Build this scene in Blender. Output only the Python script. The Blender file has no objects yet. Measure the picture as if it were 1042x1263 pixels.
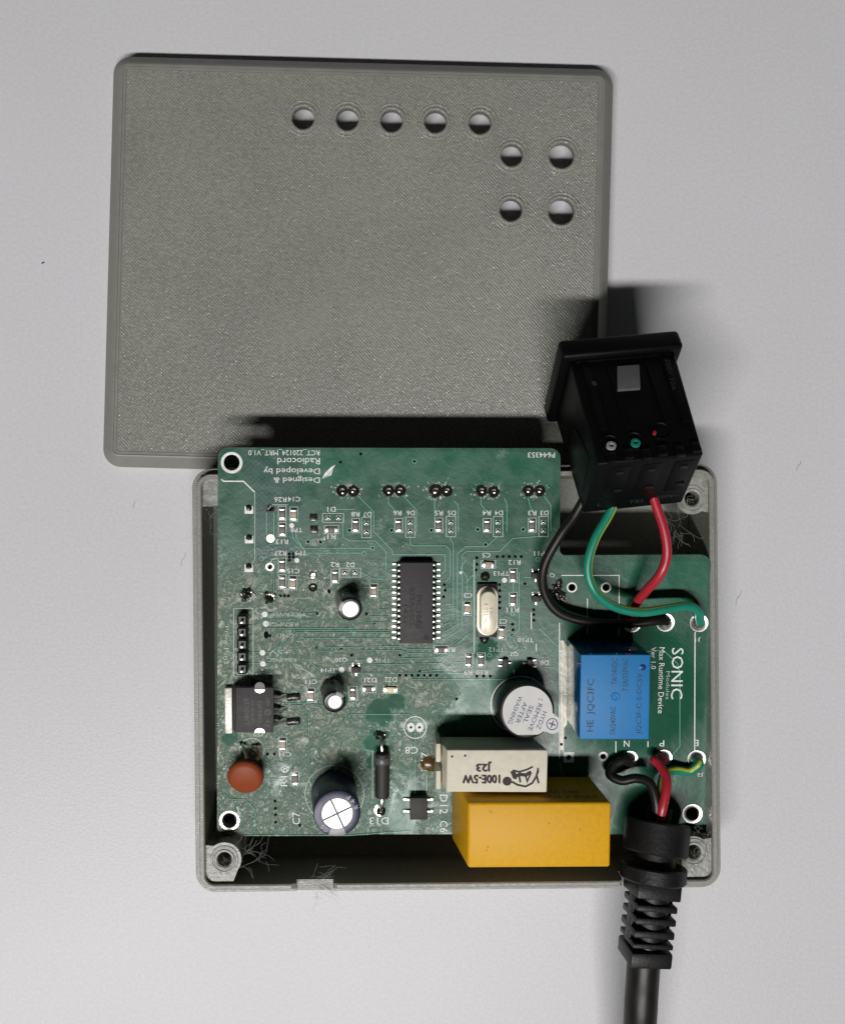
import bpy, bmesh, math, random
from mathutils import Vector, Matrix, Quaternion
random.seed(7)
S = 0.001                                   # everything below is written in millimetres
SC = bpy.context.scene
COL = SC.collection
# ------------------------------------------------------------------ camera, world, lights
NX, NY, F, CH = 470.0, 560.0, 1400.0, 270.0  # foot of the optical axis (photo px), focal length (px), camera height (mm)
PW, PH = 1042.0, 1263.0
cam = bpy.data.cameras.new('camera'); camo = bpy.data.objects.new('camera', cam); COL.objects.link(camo)
camo.location = (0, 0, CH*S)
cam.sensor_fit = 'VERTICAL'; cam.sensor_height = 36.0
cam.lens = 36.0*F/PH
cam.shift_x = (PW/2-NX)/PH; cam.shift_y = -(PH/2-NY)/PH
cam.clip_start = 0.01; cam.clip_end = 20
SC.camera = camo
w = bpy.data.worlds.new('World'); SC.world = w; w.use_nodes = True
w.node_tree.nodes['Background'].inputs[0].default_value = (0.93, 0.96, 1, 1)
w.node_tree.nodes['Background'].inputs[1].default_value = 0.02
SC.view_settings.view_transform = 'Standard'; SC.view_settings.look = 'None'
SC.view_settings.exposure = 0.0; SC.view_settings.gamma = 1.0

def area(name, loc, target, sx, sy, power, col):
    l = bpy.data.lights.new(name, 'AREA'); l.shape = 'RECTANGLE'; l.size = sx; l.size_y = sy
    l.energy = power; l.color = col
    o = bpy.data.objects.new(name, l); COL.objects.link(o); o.location = loc
    d = Vector(target)-Vector(loc); o.rotation_euler = (math.atan2(d.y, -d.z), 0, 0)
    return o
# a long ceiling tube on the viewer's side, slightly left
area('tube_lamp', (-0.22, -0.71, 1.35), (0.0, -0.03, 0), 1.0, 0.10, 22.0, (1, 0.98, 0.97))


# ------------------------------------------------------------------ pixel rays
def W(px, py, z):
    k = (CH-z)/F
    return Vector(((px-NX)*k, -(py-NY)*k, z))
TILT = math.atan(0.086); BZ = 21.5          # board plane: top end propped on the case rim
BM = Matrix.Translation((0, 0, BZ)) @ Matrix.Rotation(TILT, 4, 'X')
BMI = BM.inverted()
def B(px, py, h=0.0):
    c = BMI @ Vector((0, 0, CH)); q = BMI @ W(px, py, 0); d = q-c
    t = (h-c.z)/d.z
    return c+d*t
MM = 0.1786                                  # mm per photo pixel on the board

# ------------------------------------------------------------------ materials
MATS = {}
def mat(name, col, rough=0.5, metal=0.0, spec=0.5, var=0.08, vscale=300.0, bump=0.0, bscale=1500.0, rvar=0.1, coat=0.0, trans=0.0):
    if name in MATS: return MATS[name]
    m = bpy.data.materials.new(name); m.use_nodes = True; MATS[name] = m
    nt = m.node_tree; N = nt.nodes; L = nt.links; b = N['Principled BSDF']
    b.inputs['Metallic'].default_value = metal
    b.inputs['Specular IOR Level'].default_value = spec
    b.inputs['Coat Weight'].default_value = coat
    if trans: b.inputs['Transmission Weight'].default_value = trans
    tc = N.new('ShaderNodeTexCoord')
    nz = N.new('ShaderNodeTexNoise'); nz.inputs['Scale'].default_value = vscale; nz.inputs['Detail'].default_value = 4
    L.new(tc.outputs['Object'], nz.inputs['Vector'])
    cr = N.new('ShaderNodeValToRGB')
    cr.color_ramp.elements[0].position = 0.3; cr.color_ramp.elements[1].position = 0.7
    cr.color_ramp.elements[0].color = (*[c*(1-var) for c in col], 1)
    cr.color_ramp.elements[1].color = (*[min(1, c*(1+var)) for c in col], 1)
    L.new(nz.outputs['Fac'], cr.inputs['Fac']); L.new(cr.outputs['Color'], b.inputs['Base Color'])
    mr = N.new('ShaderNodeMapRange'); mr.inputs['To Min'].default_value = max(0.02, rough-rvar); mr.inputs['To Max'].default_value = min(1, rough+rvar)
    L.new(nz.outputs['Fac'], mr.inputs['Value']); L.new(mr.outputs['Result'], b.inputs['Roughness'])
    if bump:
        n2 = N.new('ShaderNodeTexNoise'); n2.inputs['Scale'].default_value = bscale; n2.inputs['Detail'].default_value = 3
        L.new(tc.outputs['Object'], n2.inputs['Vector'])
        bp = N.new('ShaderNodeBump'); bp.inputs['Strength'].default_value = bump; bp.inputs['Distance'].default_value = 0.0002
        L.new(n2.outputs['Fac'], bp.inputs['Height']); L.new(bp.outputs['Normal'], b.inputs['Normal'])
    return m

def nodes_of(m): return m.node_tree.nodes, m.node_tree.links, m.node_tree.nodes['Principled BSDF']

def print_mat(name, col, ang, pitch=0.55, strength=0.6, glint=0.15):
    """grey printed plastic: parallel extrusion lines with tiny glints"""
    m = bpy.data.materials.new(name); m.use_nodes = True; MATS[name] = m
    N, L, b = nodes_of(m)
    tc = N.new('ShaderNodeTexCoord'); mp = N.new('ShaderNodeMapping'); mp.inputs['Rotation'].default_value = (0, 0, ang)
    L.new(tc.outputs['Object'], mp.inputs['Vector'])
    wv = N.new('ShaderNodeTexWave'); wv.wave_type = 'BANDS'; wv.bands_direction = 'X'
    wv.inputs['Scale'].default_value = 2*math.pi/(20*pitch*S); wv.inputs['Distortion'].default_value = 2.2
    wv.inputs['Detail'].default_value = 2; wv.inputs['Detail Scale'].default_value = 1.3
    L.new(mp.outputs['Vector'], wv.inputs['Vector'])
    sc = N.new('ShaderNodeMapping'); sc.inputs['Scale'].default_value = (1/(pitch*S)*1.1, 1/(pitch*S)*0.6, 900)
    L.new(mp.outputs['Vector'], sc.inputs['Vector'])
    vo = N.new('ShaderNodeTexVoronoi'); vo.inputs['Scale'].default_value = 1.0; vo.inputs['Randomness'].default_value = 1.0
    L.new(sc.outputs['Vector'], vo.inputs['Vector'])
    nz = N.new('ShaderNodeTexNoise'); nz.inputs['Scale'].default_value = 1.3; nz.inputs['Detail'].default_value = 3
    L.new(sc.outputs['Vector'], nz.inputs['Vector'])
    ad = N.new('ShaderNodeMath'); ad.operation = 'MULTIPLY_ADD'; ad.inputs[1].default_value = 0.32
    L.new(wv.outputs['Fac'], ad.inputs[0]); L.new(nz.outputs['Fac'], ad.inputs[2])
    bp = N.new('ShaderNodeBump'); bp.inputs['Strength'].default_value = strength; bp.inputs['Distance'].default_value = 0.0002
    L.new(ad.outputs['Value'], bp.inputs['Height']); L.new(bp.outputs['Normal'], b.inputs['Normal'])
    # roughness: a few smooth flecks glint
    cr = N.new('ShaderNodeValToRGB'); cr.color_ramp.elements[0].position = 0.28; cr.color_ramp.elements[1].position = 0.5
    cr.color_ramp.elements[0].color = (glint, glint, glint, 1); cr.color_ramp.elements[1].color = (0.42, 0.42, 0.42, 1)
    L.new(vo.outputs['Color'], cr.inputs['Fac']); L.new(cr.outputs['Color'], b.inputs['Roughness'])
    n3 = N.new('ShaderNodeTexNoise'); n3.inputs['Scale'].default_value = 45; n3.inputs['Detail'].default_value = 5
    L.new(tc.outputs['Object'], n3.inputs['Vector'])
    c2 = N.new('ShaderNodeValToRGB'); c2.color_ramp.elements[0].position = 0.3; c2.color_ramp.elements[1].position = 0.7
    c2.color_ramp.elements[0].color = (*[c*0.93 for c in col], 1); c2.color_ramp.elements[1].color = (*[c*1.07 for c in col], 1)
    L.new(n3.outputs['Fac'], c2.inputs['Fac'])
    mx = N.new('ShaderNodeMix'); mx.data_type = 'RGBA'; mx.blend_type = 'MULTIPLY'; mx.inputs['Factor'].default_value = 0.5
    L.new(c2.outputs['Color'], mx.inputs[6])
    c3 = N.new('ShaderNodeValToRGB'); c3.color_ramp.elements[0].color = (0.6, 0.6, 0.58, 1); c3.color_ramp.elements[1].color = (1.35, 1.35, 1.3, 1)
    c3.color_ramp.elements[0].position = 0.25; c3.color_ramp.elements[1].position = 0.8
    L.new(nz.outputs['Fac'], c3.inputs['Fac']); L.new(c3.outputs['Color'], mx.inputs[7])
    L.new(mx.outputs[2], b.inputs['Base Color'])
    b.inputs['Specular IOR Level'].default_value = 0.5
    return m

GREY = (0.262, 0.264, 0.238)
M_LID = print_mat('grey_printed_plastic', GREY, math.radians(-45+1.5), 0.56, 1.0)
M_SHELL = print_mat('grey_printed_wall_plastic', (0.26, 0.262, 0.238), math.radians(90), 0.5, 0.2, .34)
M_EDGE = mat('grey_plastic_edge', (0.235, 0.237, 0.214), 0.45, var=0.06, bump=0.25, bscale=900)
M_BOSS = mat('grey_plastic_rough', (0.28, 0.283, 0.258), 0.35, var=0.25, vscale=700, bump=0.9, bscale=900, rvar=0.2)

def table_mat():
    m = bpy.data.materials.new('white_laminate'); m.use_nodes = True
    N, L, b = nodes_of(m)
    tc = N.new('ShaderNodeTexCoord')
    n1 = N.new('ShaderNodeTexNoise'); n1.inputs['Scale'].default_value = 1300; n1.inputs['Detail'].default_value = 6
    n2 = N.new('ShaderNodeTexNoise'); n2.inputs['Scale'].default_value = 12; n2.inputs['Detail'].default_value = 4
    L.new(tc.outputs['Object'], n1.inputs['Vector']); L.new(tc.outputs['Object'], n2.inputs['Vector'])
    c = N.new('ShaderNodeValToRGB'); c.color_ramp.elements[0].position = .3; c.color_ramp.elements[1].position = .7
    c.color_ramp.elements[0].color = (.632, .630, .650, 1); c.color_ramp.elements[1].color = (.692, .690, .710, 1)
    L.new(n1.outputs['Fac'], c.inputs['Fac'])
    c2 = N.new('ShaderNodeValToRGB'); c2.color_ramp.elements[0].position = .3; c2.color_ramp.elements[1].position = .7
    c2.color_ramp.elements[0].color = (.95, .95, .945, 1); c2.color_ramp.elements[1].color = (1, 1, 1, 1)
    L.new(n2.outputs['Fac'], c2.inputs['Fac'])
    mx = N.new('ShaderNodeMix'); mx.data_type = 'RGBA'; mx.blend_type = 'MULTIPLY'; mx.inputs['Factor'].default_value = 1
    L.new(c.outputs['Color'], mx.inputs[6]); L.new(c2.outputs['Color'], mx.inputs[7]); L.new(mx.outputs[2], b.inputs['Base Color'])
    b.inputs['Roughness'].default_value = 0.34; b.inputs['Specular IOR Level'].default_value = 0.2
    bp = N.new('ShaderNodeBump'); bp.inputs['Strength'].default_value = .32; bp.inputs['Distance'].default_value = .00012
    n3 = N.new('ShaderNodeTexNoise'); n3.inputs['Scale'].default_value = 1700; n3.inputs['Detail'].default_value = 5
    L.new(tc.outputs['Object'], n3.inputs['Vector'])
    L.new(n3.outputs['Fac'], bp.inputs['Height']); L.new(bp.outputs['Normal'], b.inputs['Normal'])
    return m

TCB = []
def board_mat(name='green_solder_mask', ca=(.0085, .080, .044), cb=(.012, .098, .057), cc_=(.007, .080, .041), fx=1.0, hatch=False):
    m = bpy.data.materials.new(name); m.use_nodes = True
    N, L, b = nodes_of(m)
    tc = N.new('ShaderNodeTexCoord')
    geo = tc.outputs['Object']; TCB.append(tc)
    sep = N.new('ShaderNodeSeparateXYZ'); L.new(geo, sep.inputs[0])
    def noise(s, d=5, r=0.6, dist=0.0):
        n = N.new('ShaderNodeTexNoise'); n.inputs['Scale'].default_value = s; n.inputs['Detail'].default_value = d
        n.inputs['Roughness'].default_value = r; n.inputs['Distortion'].default_value = dist
        L.new(geo, n.inputs['Vector']); return n.outputs['Fac']
    def ramp(f, p0, p1, a=0.0, z=1.0):
        n = N.new('ShaderNodeMapRange'); n.interpolation_type = 'SMOOTHSTEP'
        n.inputs['From Min'].default_value = p0; n.inputs['From Max'].default_value = p1
        n.inputs['To Min'].default_value = a; n.inputs['To Max'].default_value = z
        L.new(f, n.inputs['Value']); return n.outputs['Result']
    def mth(op, a, c):
        n = N.new('ShaderNodeMath'); n.operation = op; n.use_clamp = False
        for i, v in enumerate((a, c)):
            if isinstance(v, (int, float)): n.inputs[i].default_value = v
            else: L.new(v, n.inputs[i])
        return n.outputs[0]
    # dried flux left by hand soldering: heavier on the regulator side of the board
    side = ramp(sep.outputs['X'], 0.050, -0.020)          # more at the left half
    low = ramp(sep.outputs['Y'], -0.008, -0.034)          # more below the top strip
    foot = ramp(sep.outputs['Y'], -0.074, -0.060, .72, 1.0)   # thinner again along the lower edge
    cover = mth('MULTIPLY', mth('MULTIPLY', side, low), foot)
    cover = mth('ADD', mth('MULTIPLY', cover, 0.45), 0.0)
    patch = mth('ADD', mth('ADD', mth('MULTIPLY', noise(60, 7, .64, .8), 0.95), cover), -0.155)
    # places where rework left the mask clean again
    clean = None
    wob = mth('MULTIPLY', mth('SUBTRACT', noise(260, 5), .5), .006)
    for px, py, rr_ in ((468, 880, 3.4), (462, 912, 3.0), (461, 938, 2.2), (487, 866, 2.6), (282, 912, 1.8), (640, 842, 3.0), (420, 862, 1.8), (600, 802, 2.6), (780, 850, 17.0)):
        p_ = B(px, py); dn = N.new('ShaderNodeVectorMath'); dn.operation = 'DISTANCE'; L.new(geo, dn.inputs[0]); dn.inputs[1].default_value = (p_.x*S, p_.y*S, 0)
        dd_ = mth('ADD', dn.outputs['Value'], wob)
        cl_ = ramp(dd_, rr_*S*.75, rr_*S*1.2, 1.0, 0.0); clean = cl_ if clean is None else mth('MAXIMUM', clean, cl_)
    # and where it lies thick round the joints
    for px, py, rr_ in ((306, 735, 4.0), (333, 738, 3.2), (318, 838, 4.2), (300, 838, 4.0), (387, 717, 3.0), (537, 608, 2.6), (428, 606, 2.8), (486, 606, 1.8), (600, 606, 2.2), (658, 605, 2.2), (352, 872, 3.0), (318, 762, 3.0), (420, 820, 4.0), (400, 660, 3.6), (276, 770, 3.0), (530, 850, 5.0)):
        p_ = B(px, py); dn = N.new('ShaderNodeVectorMath'); dn.operation = 'DISTANCE'; L.new(geo, dn.inputs[0]); dn.inputs[1].default_value = (p_.x*S, p_.y*S, 0)
        dd_ = mth('ADD', dn.outputs['Value'], wob)
        patch = mth('ADD', patch, ramp(dd_, rr_*S*.5, rr_*S*1.6, .16, 0.0))
    patch = mth('SUBTRACT', patch, mth('MULTIPLY', clean, .4))
    flux = ramp(patch, 0.47, 0.72)
    grain = ramp(noise(480, 7, .78, 1.6), 0.40, 0.64, 0.06, 1.0)
    flux = mth('MULTIPLY', flux, grain)
    fluxc = mth('MULTIPLY', flux, 0.92*fx)
    # copper pour weave under the mask
    br = N.new('ShaderNodeTexChecker'); br.inputs['Scale'].default_value = 1700
    br.inputs['Color1'].default_value = (*ca, 1); br.inputs['Color2'].default_value = (*cb, 1)
    L.new(geo, br.inputs['Vector'])
    c2 = N.new('ShaderNodeMix'); c2.data_type = 'RGBA'
    L.new(ramp(noise(30, 3), .42, .58, 0, .15 if hatch else 1), c2.inputs['Factor'])
    L.new(br.outputs['Color'], c2.inputs[6]); c2.inputs[7].default_value = (*cc_, 1)
    c3 = N.new('ShaderNodeMix'); c3.data_type = 'RGBA'
    L.new(fluxc, c3.inputs['Factor']); L.new(c2.outputs[2], c3.inputs[6]); c3.inputs[7].default_value = (.47, .49, .42, 1)
    L.new(c3.outputs[2], b.inputs['Base Color'])
    rg = mth('ADD', ramp(noise(160, 5), .3, .7, .24, .38), mth('MULTIPLY', flux, .10))
    L.new(rg, b.inputs['Roughness'])
    L.new(mth('SUBTRACT', .48, mth('MULTIPLY', clean, .42)), b.inputs['Specular IOR Level'])
    bp = N.new('ShaderNodeBump'); bp.inputs['Strength'].default_value = .55; bp.inputs['Distance'].default_value = .00025
    hh = mth('ADD', mth('MULTIPLY', noise(420, 6, .6, .5), .35), mth('MULTIPLY', flux, .8))
    L.new(hh, bp.inputs['Height']); L.new(bp.outputs['Normal'], b.inputs['Normal'])
    return m
M_TABLE = table_mat(); M_PCB = board_mat(); M_POUR = board_mat('masked_pour', (.011, .110, .062), (.013, .117, .067), (.010, .105, .058)); M_HATCH = board_mat('hatched_pour', (.008, .060, .042), (.014, .092, .066), (.010, .076, .055), .5, True)
M_CORE = mat('board_edge', (.09, .15, .09), .6)
M_TRACE = board_mat('masked_copper', (.125, .36, .265), (.13, .37, .275), (.12, .35, .255), .5); M_GAP = board_mat('masked_gap', (.0025, .022, .014), (.003, .024, .015), (.0025, .021, .013), .15)
M_SILK = mat('white_silkscreen', (.84, .86, .82), .6, var=.15, vscale=1500)
M_SILKF = mat('worn_silkscreen', (.40, .50, .43), .5, var=.25, vscale=1500)
M_SOLD = mat('solder', (.80, .79, .76), .26, 1.0, var=.12, vscale=900, bump=.5, bscale=1200)
M_TIN = mat('tinned_metal', (.82, .81, .78), .3, 1.0, var=.1)
M_PADW = mat('tinned_pad', (.80, .80, .76), .45, .35, var=.1)
M_DARKSOLD = mat('burnt_flux', (.018, .016, .012), .22, var=.5, vscale=900, bump=.6, bscale=900)
M_VIA = mat('via_hole', (.003, .006, .004), .8, spec=.05)
M_EPOXY = mat('black_epoxy', (.030, .027, .027), .62, var=.12, vscale=900, bump=.25, bscale=2500)
M_MARK = mat('grey_laser_mark', (.14, .135, .13), .7)
M_MARKF = mat('faint_laser_mark', (.010, .009, .009), .7)
M_BLACK = mat('black_plastic', (.010, .010, .011), .42, var=.2, vscale=200, bump=.12, bscale=1500)
M_SOCK = mat('socket_plastic', (.0024, .0024, .0028), .45, spec=.17, var=.3, vscale=120, bump=.1, bscale=1200)
M_RUB = mat('black_rubber', (.009, .0085, .0083), .46, spec=.36, var=.25, vscale=250, bump=.35, bscale=1400)
M_RES = mat('chip_ceramic', (.13, .115, .10), .5, var=.2)
M_CAPB = mat('chip_tan_ceramic', (.42, .34, .24), .5, var=.15)
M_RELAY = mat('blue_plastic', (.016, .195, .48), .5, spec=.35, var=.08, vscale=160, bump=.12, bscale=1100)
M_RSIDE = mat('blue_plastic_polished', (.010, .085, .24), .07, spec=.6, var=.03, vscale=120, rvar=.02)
M_RMARK = mat('dark_print', (.012, .030, .075), .6)
M_RDEEP = mat('blue_plastic_deep', (.008, .06, .20), .3)
M_CREAM = mat('cream_ceramic', (.70, .665, .54), .7, var=.07, vscale=500, bump=.5, bscale=700)
M_INK = mat('dark_ink', (.045, .038, .042), .8, var=.3, vscale=900)
M_YEL = mat('yellow_plastic', (.73, .385, .006), .46, spec=.26, var=.06, vscale=900, bump=.14, bscale=2200)
M_ALU = mat('aluminium', (.70, .69, .67), .42, .6, var=.05, bump=.15, bscale=700)
M_NAVY = mat('navy_sleeve', (.014, .015, .060), .38, var=.15)
M_SLBLK = mat('black_sleeve', (.008, .009, .011), .3, var=.15)
M_STRIPE = mat('grey_sleeve_stripe', (.33, .32, .33), .35)
M_BROWN = mat('brown_ceramic', (.28, .060, .019), .5, spec=.25, var=.1, vscale=300, bump=.15, bscale=500)
M_STICK = mat('white_sticker', (.72, .71, .67), .6, var=.05, vscale=300)
M_BINK = mat('blue_ink', (.075, .105, .24), .8, var=.25, vscale=1500)
M_XTAL = mat('nickel_can', (.84, .77, .60), .36, .12, var=.06, bump=.1, bscale=500)
M_RED = mat('red_insulation', (.42, .020, .036), .34, var=.08)
M_GRN = mat('green_insulation', (.012, .235, .150), .34, var=.08)
M_YLW = mat('yellow_insulation', (.50, .52, .03), .36, var=.08)
M_BLKW = mat('black_insulation', (.011, .010, .009), .4, spec=.35, var=.15)
M_COPPER = mat('bare_wire', (.75, .52, .36), .3, 1.0)
M_GLASSB = mat('grey_band', (.10, .10, .11), .35)
M_HAIR = mat('plastic_string', (.40, .41, .38), .3, var=.2)
M_FLUX = mat('dried_flux', (.50, .55, .47), .25, var=.35, vscale=800, bump=.5, bscale=800)
M_LINT = mat('lint', (.06, .06, .065), .8)
M_YLED = mat('yellow_chip', (.72, .62, .30), .4)
M_LABELG = mat('grey_sticker', (.105, .105, .11), .55, var=.1)

# ------------------------------------------------------------------ mesh helpers (mm)
OFF = {}
def mesh(bm, name, m, smooth=35):
    me = bpy.data.meshes.new(name)
    bmesh.ops.recalc_face_normals(bm, faces=bm.faces)
    bmesh.ops.scale(bm, vec=(S, S, S), verts=bm.verts)
    bm.to_mesh(me); bm.free()
    for mm in (m if isinstance(m, (list, tuple)) else [m]): me.materials.append(mm)
    if smooth:
        for p in me.polygons: p.use_smooth = True
        me.set_sharp_from_angle(angle=math.radians(smooth))
    return me
def put(name, me, parent=None, loc=(0, 0, 0), rot=None):
    """link an object; loc is in the frame of the thing's root (mm)"""
    o = bpy.data.objects.new(name, me); COL.objects.link(o)
    loc = Vector(loc)
    if parent is not None:
        o.parent = parent; o.location = (loc-OFF.get(parent.name, Vector()))*S
    else: o.location = loc*S
    OFF[o.name] = loc if parent is not None else Vector()
    if rot is not None: o.rotation_euler = rot
    return o
def build(bm, name, m, parent=None, smooth=35, kind=None):
    bm.verts.ensure_lookup_table()
    if parent is not None:
        xs = [v.co.x for v in bm.verts]; ys = [v.co.y for v in bm.verts]; zs = [v.co.z for v in bm.verts]
        c = Vector(((min(xs)+max(xs))/2, (min(ys)+max(ys))/2, min(zs)))
    else: c = Vector()
    bmesh.ops.translate(bm, vec=-c, verts=bm.verts)
    o = put(name, mesh(bm, name, m, smooth), parent, c)
    if kind: o['kind'] = kind
    return o
def root(name, label, cat, loc=(0, 0, 0), rot=(0, 0, 0), group=None):
    o = bpy.data.objects.new(name, None); COL.objects.link(o); o.empty_display_size = .005
    o.location = Vector(loc)*S; o.rotation_euler = rot; OFF[o.name] = Vector()
    tag(o, label, cat, group); return o
def tag(o, label=None, cat=None, group=None):
    if label: o['label'] = label
    if cat: o['category'] = cat
    if group: o['group'] = group
    return o
new = bmesh.new
def tf(M, v): return M @ Vector(v)
def box(bm, c, s, rot=0.0, bevel=0.0, M=None, seg=2):
    r = bmesh.ops.create_cube(bm, size=1.0)
    vs = r['verts']
    bmesh.ops.scale(bm, vec=s, verts=vs)
    if bevel:
        es = list({e for v in vs for e in v.link_edges})
        rb = bmesh.ops.bevel(bm, geom=es, offset=bevel, segments=seg, affect='EDGES', profile=.5)
        vs = list({v for f in rb['faces'] for v in f.verts} | {v for v in vs if v.is_valid})
    if rot: bmesh.ops.rotate(bm, cent=(0, 0, 0), matrix=Matrix.Rotation(rot, 3, 'Z'), verts=vs)
    bmesh.ops.translate(bm, vec=c, verts=vs)
    if M is not None: bmesh.ops.transform(bm, matrix=M, verts=vs)
    return vs
def hexa(bm, bot, top, bevel=0.0):
    """a block from four base points and four top points (same order)"""
    vs = [bm.verts.new(p) for p in bot]+[bm.verts.new(p) for p in top]
    fs = [bm.faces.new((vs[0], vs[1], vs[2], vs[3])), bm.faces.new((vs[4], vs[5], vs[6], vs[7]))]
    for i in range(4): fs.append(bm.faces.new((vs[i], vs[(i+1) % 4], vs[4+(i+1) % 4], vs[4+i])))
    if bevel:
        es = list({e for f in fs for e in f.edges})
        bmesh.ops.bevel(bm, geom=es, offset=bevel, segments=3, affect='EDGES', profile=.5)
def lathe(bm, prof, base=(0, 0, 0), axis=(0, 0, 1), seg=40, a0=0.0):
    q = Vector((0, 0, 1)).rotation_difference(Vector(axis).normalized())
    base = Vector(base); rings = []
    for r, z in prof:
        if r < 1e-6: rings.append([bm.verts.new(base+q @ Vector((0, 0, z)))])
        else: rings.append([bm.verts.new(base+q @ Vector((r*math.cos(a0+2*math.pi*k/seg), r*math.sin(a0+2*math.pi*k/seg), z))) for k in range(seg)])
    for a, b in zip(rings, rings[1:]):
        for k in range(seg):
            k2 = (k+1) % seg
            if len(a) == 1 and len(b) == 1: continue
            if len(a) == 1: bm.faces.new((a[0], b[k], b[k2]))
            elif len(b) == 1: bm.faces.new((a[k], a[k2], b[0]))
            else: bm.faces.new((a[k], a[k2], b[k2], b[k]))
def spline(pts, n=10):
    P = [Vector(p) for p in pts]; P = [P[0]*2-P[1]]+P+[P[-1]*2-P[-2]]; out = []
    for i in range(1, len(P)-2):
        for k in range(n):
            t = k/n; a, b, c, d = P[i-1], P[i], P[i+1], P[i+2]
            out.append(.5*((2*b)+(c-a)*t+(2*a-5*b+4*c-d)*t*t+(3*b-a-3*c+d)*t**3))
    out.append(P[-2]); return out
def tube(bm, pts, r, seg=14, mats=None, cap=True, twist=0.0):
    rings = []; P = pts; up = Vector((0, 0, 1)); n0 = None
    for i, p in enumerate(P):
        d = (P[min(i+1, len(P)-1)]-P[max(i-1, 0)]).normalized()
        if n0 is None: n0 = d.orthogonal().normalized() if abs(d.z) > .95 else d.cross(up).normalized()
        n0 = (n0-d*n0.dot(d)).normalized(); b = d.cross(n0)
        rr = r[i] if isinstance(r, list) else r
        tw = twist*i/len(P)
        rings.append([bm.verts.new(p+(n0*math.cos(2*math.pi*k/seg+tw)+b*math.sin(2*math.pi*k/seg+tw))*rr) for k in range(seg)])
    for a, b in zip(rings, rings[1:]):
        for k in range(seg):
            f = bm.faces.new((a[k], a[(k+1) % seg], b[(k+1) % seg], b[k]))
            if mats: f.material_index = mats(k)
    if cap: bm.faces.new(rings[0]); bm.faces.new(rings[-1])
def strip(bm, pts, w, z, bev=0.0, t=0.0):
    """a mitred flat line on the board (local coords); with bev it is a raised bar of height t"""
    P = [Vector((p[0], p[1])) for p in pts]; n = len(P); L = []
    for i in range(n):
        d1 = (P[i]-P[i-1]).normalized() if i else (P[1]-P[0]).normalized()
        d2 = (P[i+1]-P[i]).normalized() if i < n-1 else d1
        n1 = Vector((-d1.y, d1.x)); n2 = Vector((-d2.y, d2.x)); m_ = n1+n2
        m_ = n1 if m_.length < .2 else m_.normalized()
        L.append((P[i], m_/max(.45, m_.dot(n1))))
    offs = [(-w/2-bev, 0), (-w/2, t), (w/2, t), (w/2+bev, 0)] if bev else [(-w/2, 0), (w/2, 0)]
    rows = [[bm.verts.new((p.x+m_.x*o, p.y+m_.y*o, z+h)) for o, h in offs] for p, m_ in L]
    for a, b in zip(rows, rows[1:]):
        for k in range(len(offs)-1): bm.faces.new((a[k], a[k+1], b[k+1], b[k]))
def ring(bm, c, r1, r0, z, seg=28, a0=0, a1=2*math.pi):
    full = abs(a1-a0-2*math.pi) < 1e-4; n = seg if full else seg+1
    A = [bm.verts.new((c[0]+r1*math.cos(a0+(a1-a0)*k/seg), c[1]+r1*math.sin(a0+(a1-a0)*k/seg), z)) for k in range(n)]
    if r0 <= 0:
        bm.faces.new(A); return
    C = [bm.verts.new((c[0]+r0*math.cos(a0+(a1-a0)*k/seg), c[1]+r0*math.sin(a0+(a1-a0)*k/seg), z)) for k in range(n)]
    for k in range(seg): bm.faces.new((A[k], A[(k+1) % n], C[(k+1) % n], C[k]))
def rrect(w, h, r, n=8, cuts=()):
    """counter-clockwise rounded rectangle; cuts: extra x positions on the lower edge"""
    out = []
    for cx, cy, a in ((w/2-r, h/2-r, 0), (-w/2+r, h/2-r, 90), (-w/2+r, -h/2+r, 180), (w/2-r, -h/2+r, 270)):
        for k in range(n+1):
            t = math.radians(a+90*k/n); out.append((cx+r*math.cos(t), cy+r*math.sin(t)))
        if a == 180: out += [(x, -h/2) for x in cuts]
    return out
def circ(c, r, n=28): return [(c[0]+r*math.cos(2*math.pi*k/n), c[1]+r*math.sin(2*math.pi*k/n)) for k in range(n)]
def fill(bm, loops, z):
    """flat face with holes; returns the vertex loops"""
    vl = []; es = []
    for lp in loops:
        v = [bm.verts.new((p[0], p[1], z)) for p in lp]; vl.append(v)
        es += [bm.edges.new((v[i], v[(i+1) % len(v)])) for i in range(len(v))]
    bmesh.ops.triangle_fill(bm, use_beauty=True, use_dissolve=False, edges=es)
    return vl
def bridge(bm, A, Bv):
    n = len(A)
    for i in range(n): bm.faces.new((A[i], A[(i+1) % n], Bv[(i+1) % n], Bv[i]))
def plate(bm, outline, holes, z0, z1):
    a = fill(bm, [outline]+holes, z1); b = fill(bm, [outline]+holes, z0)
    for p, q in zip(a, b): bridge(bm, p, q)

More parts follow.
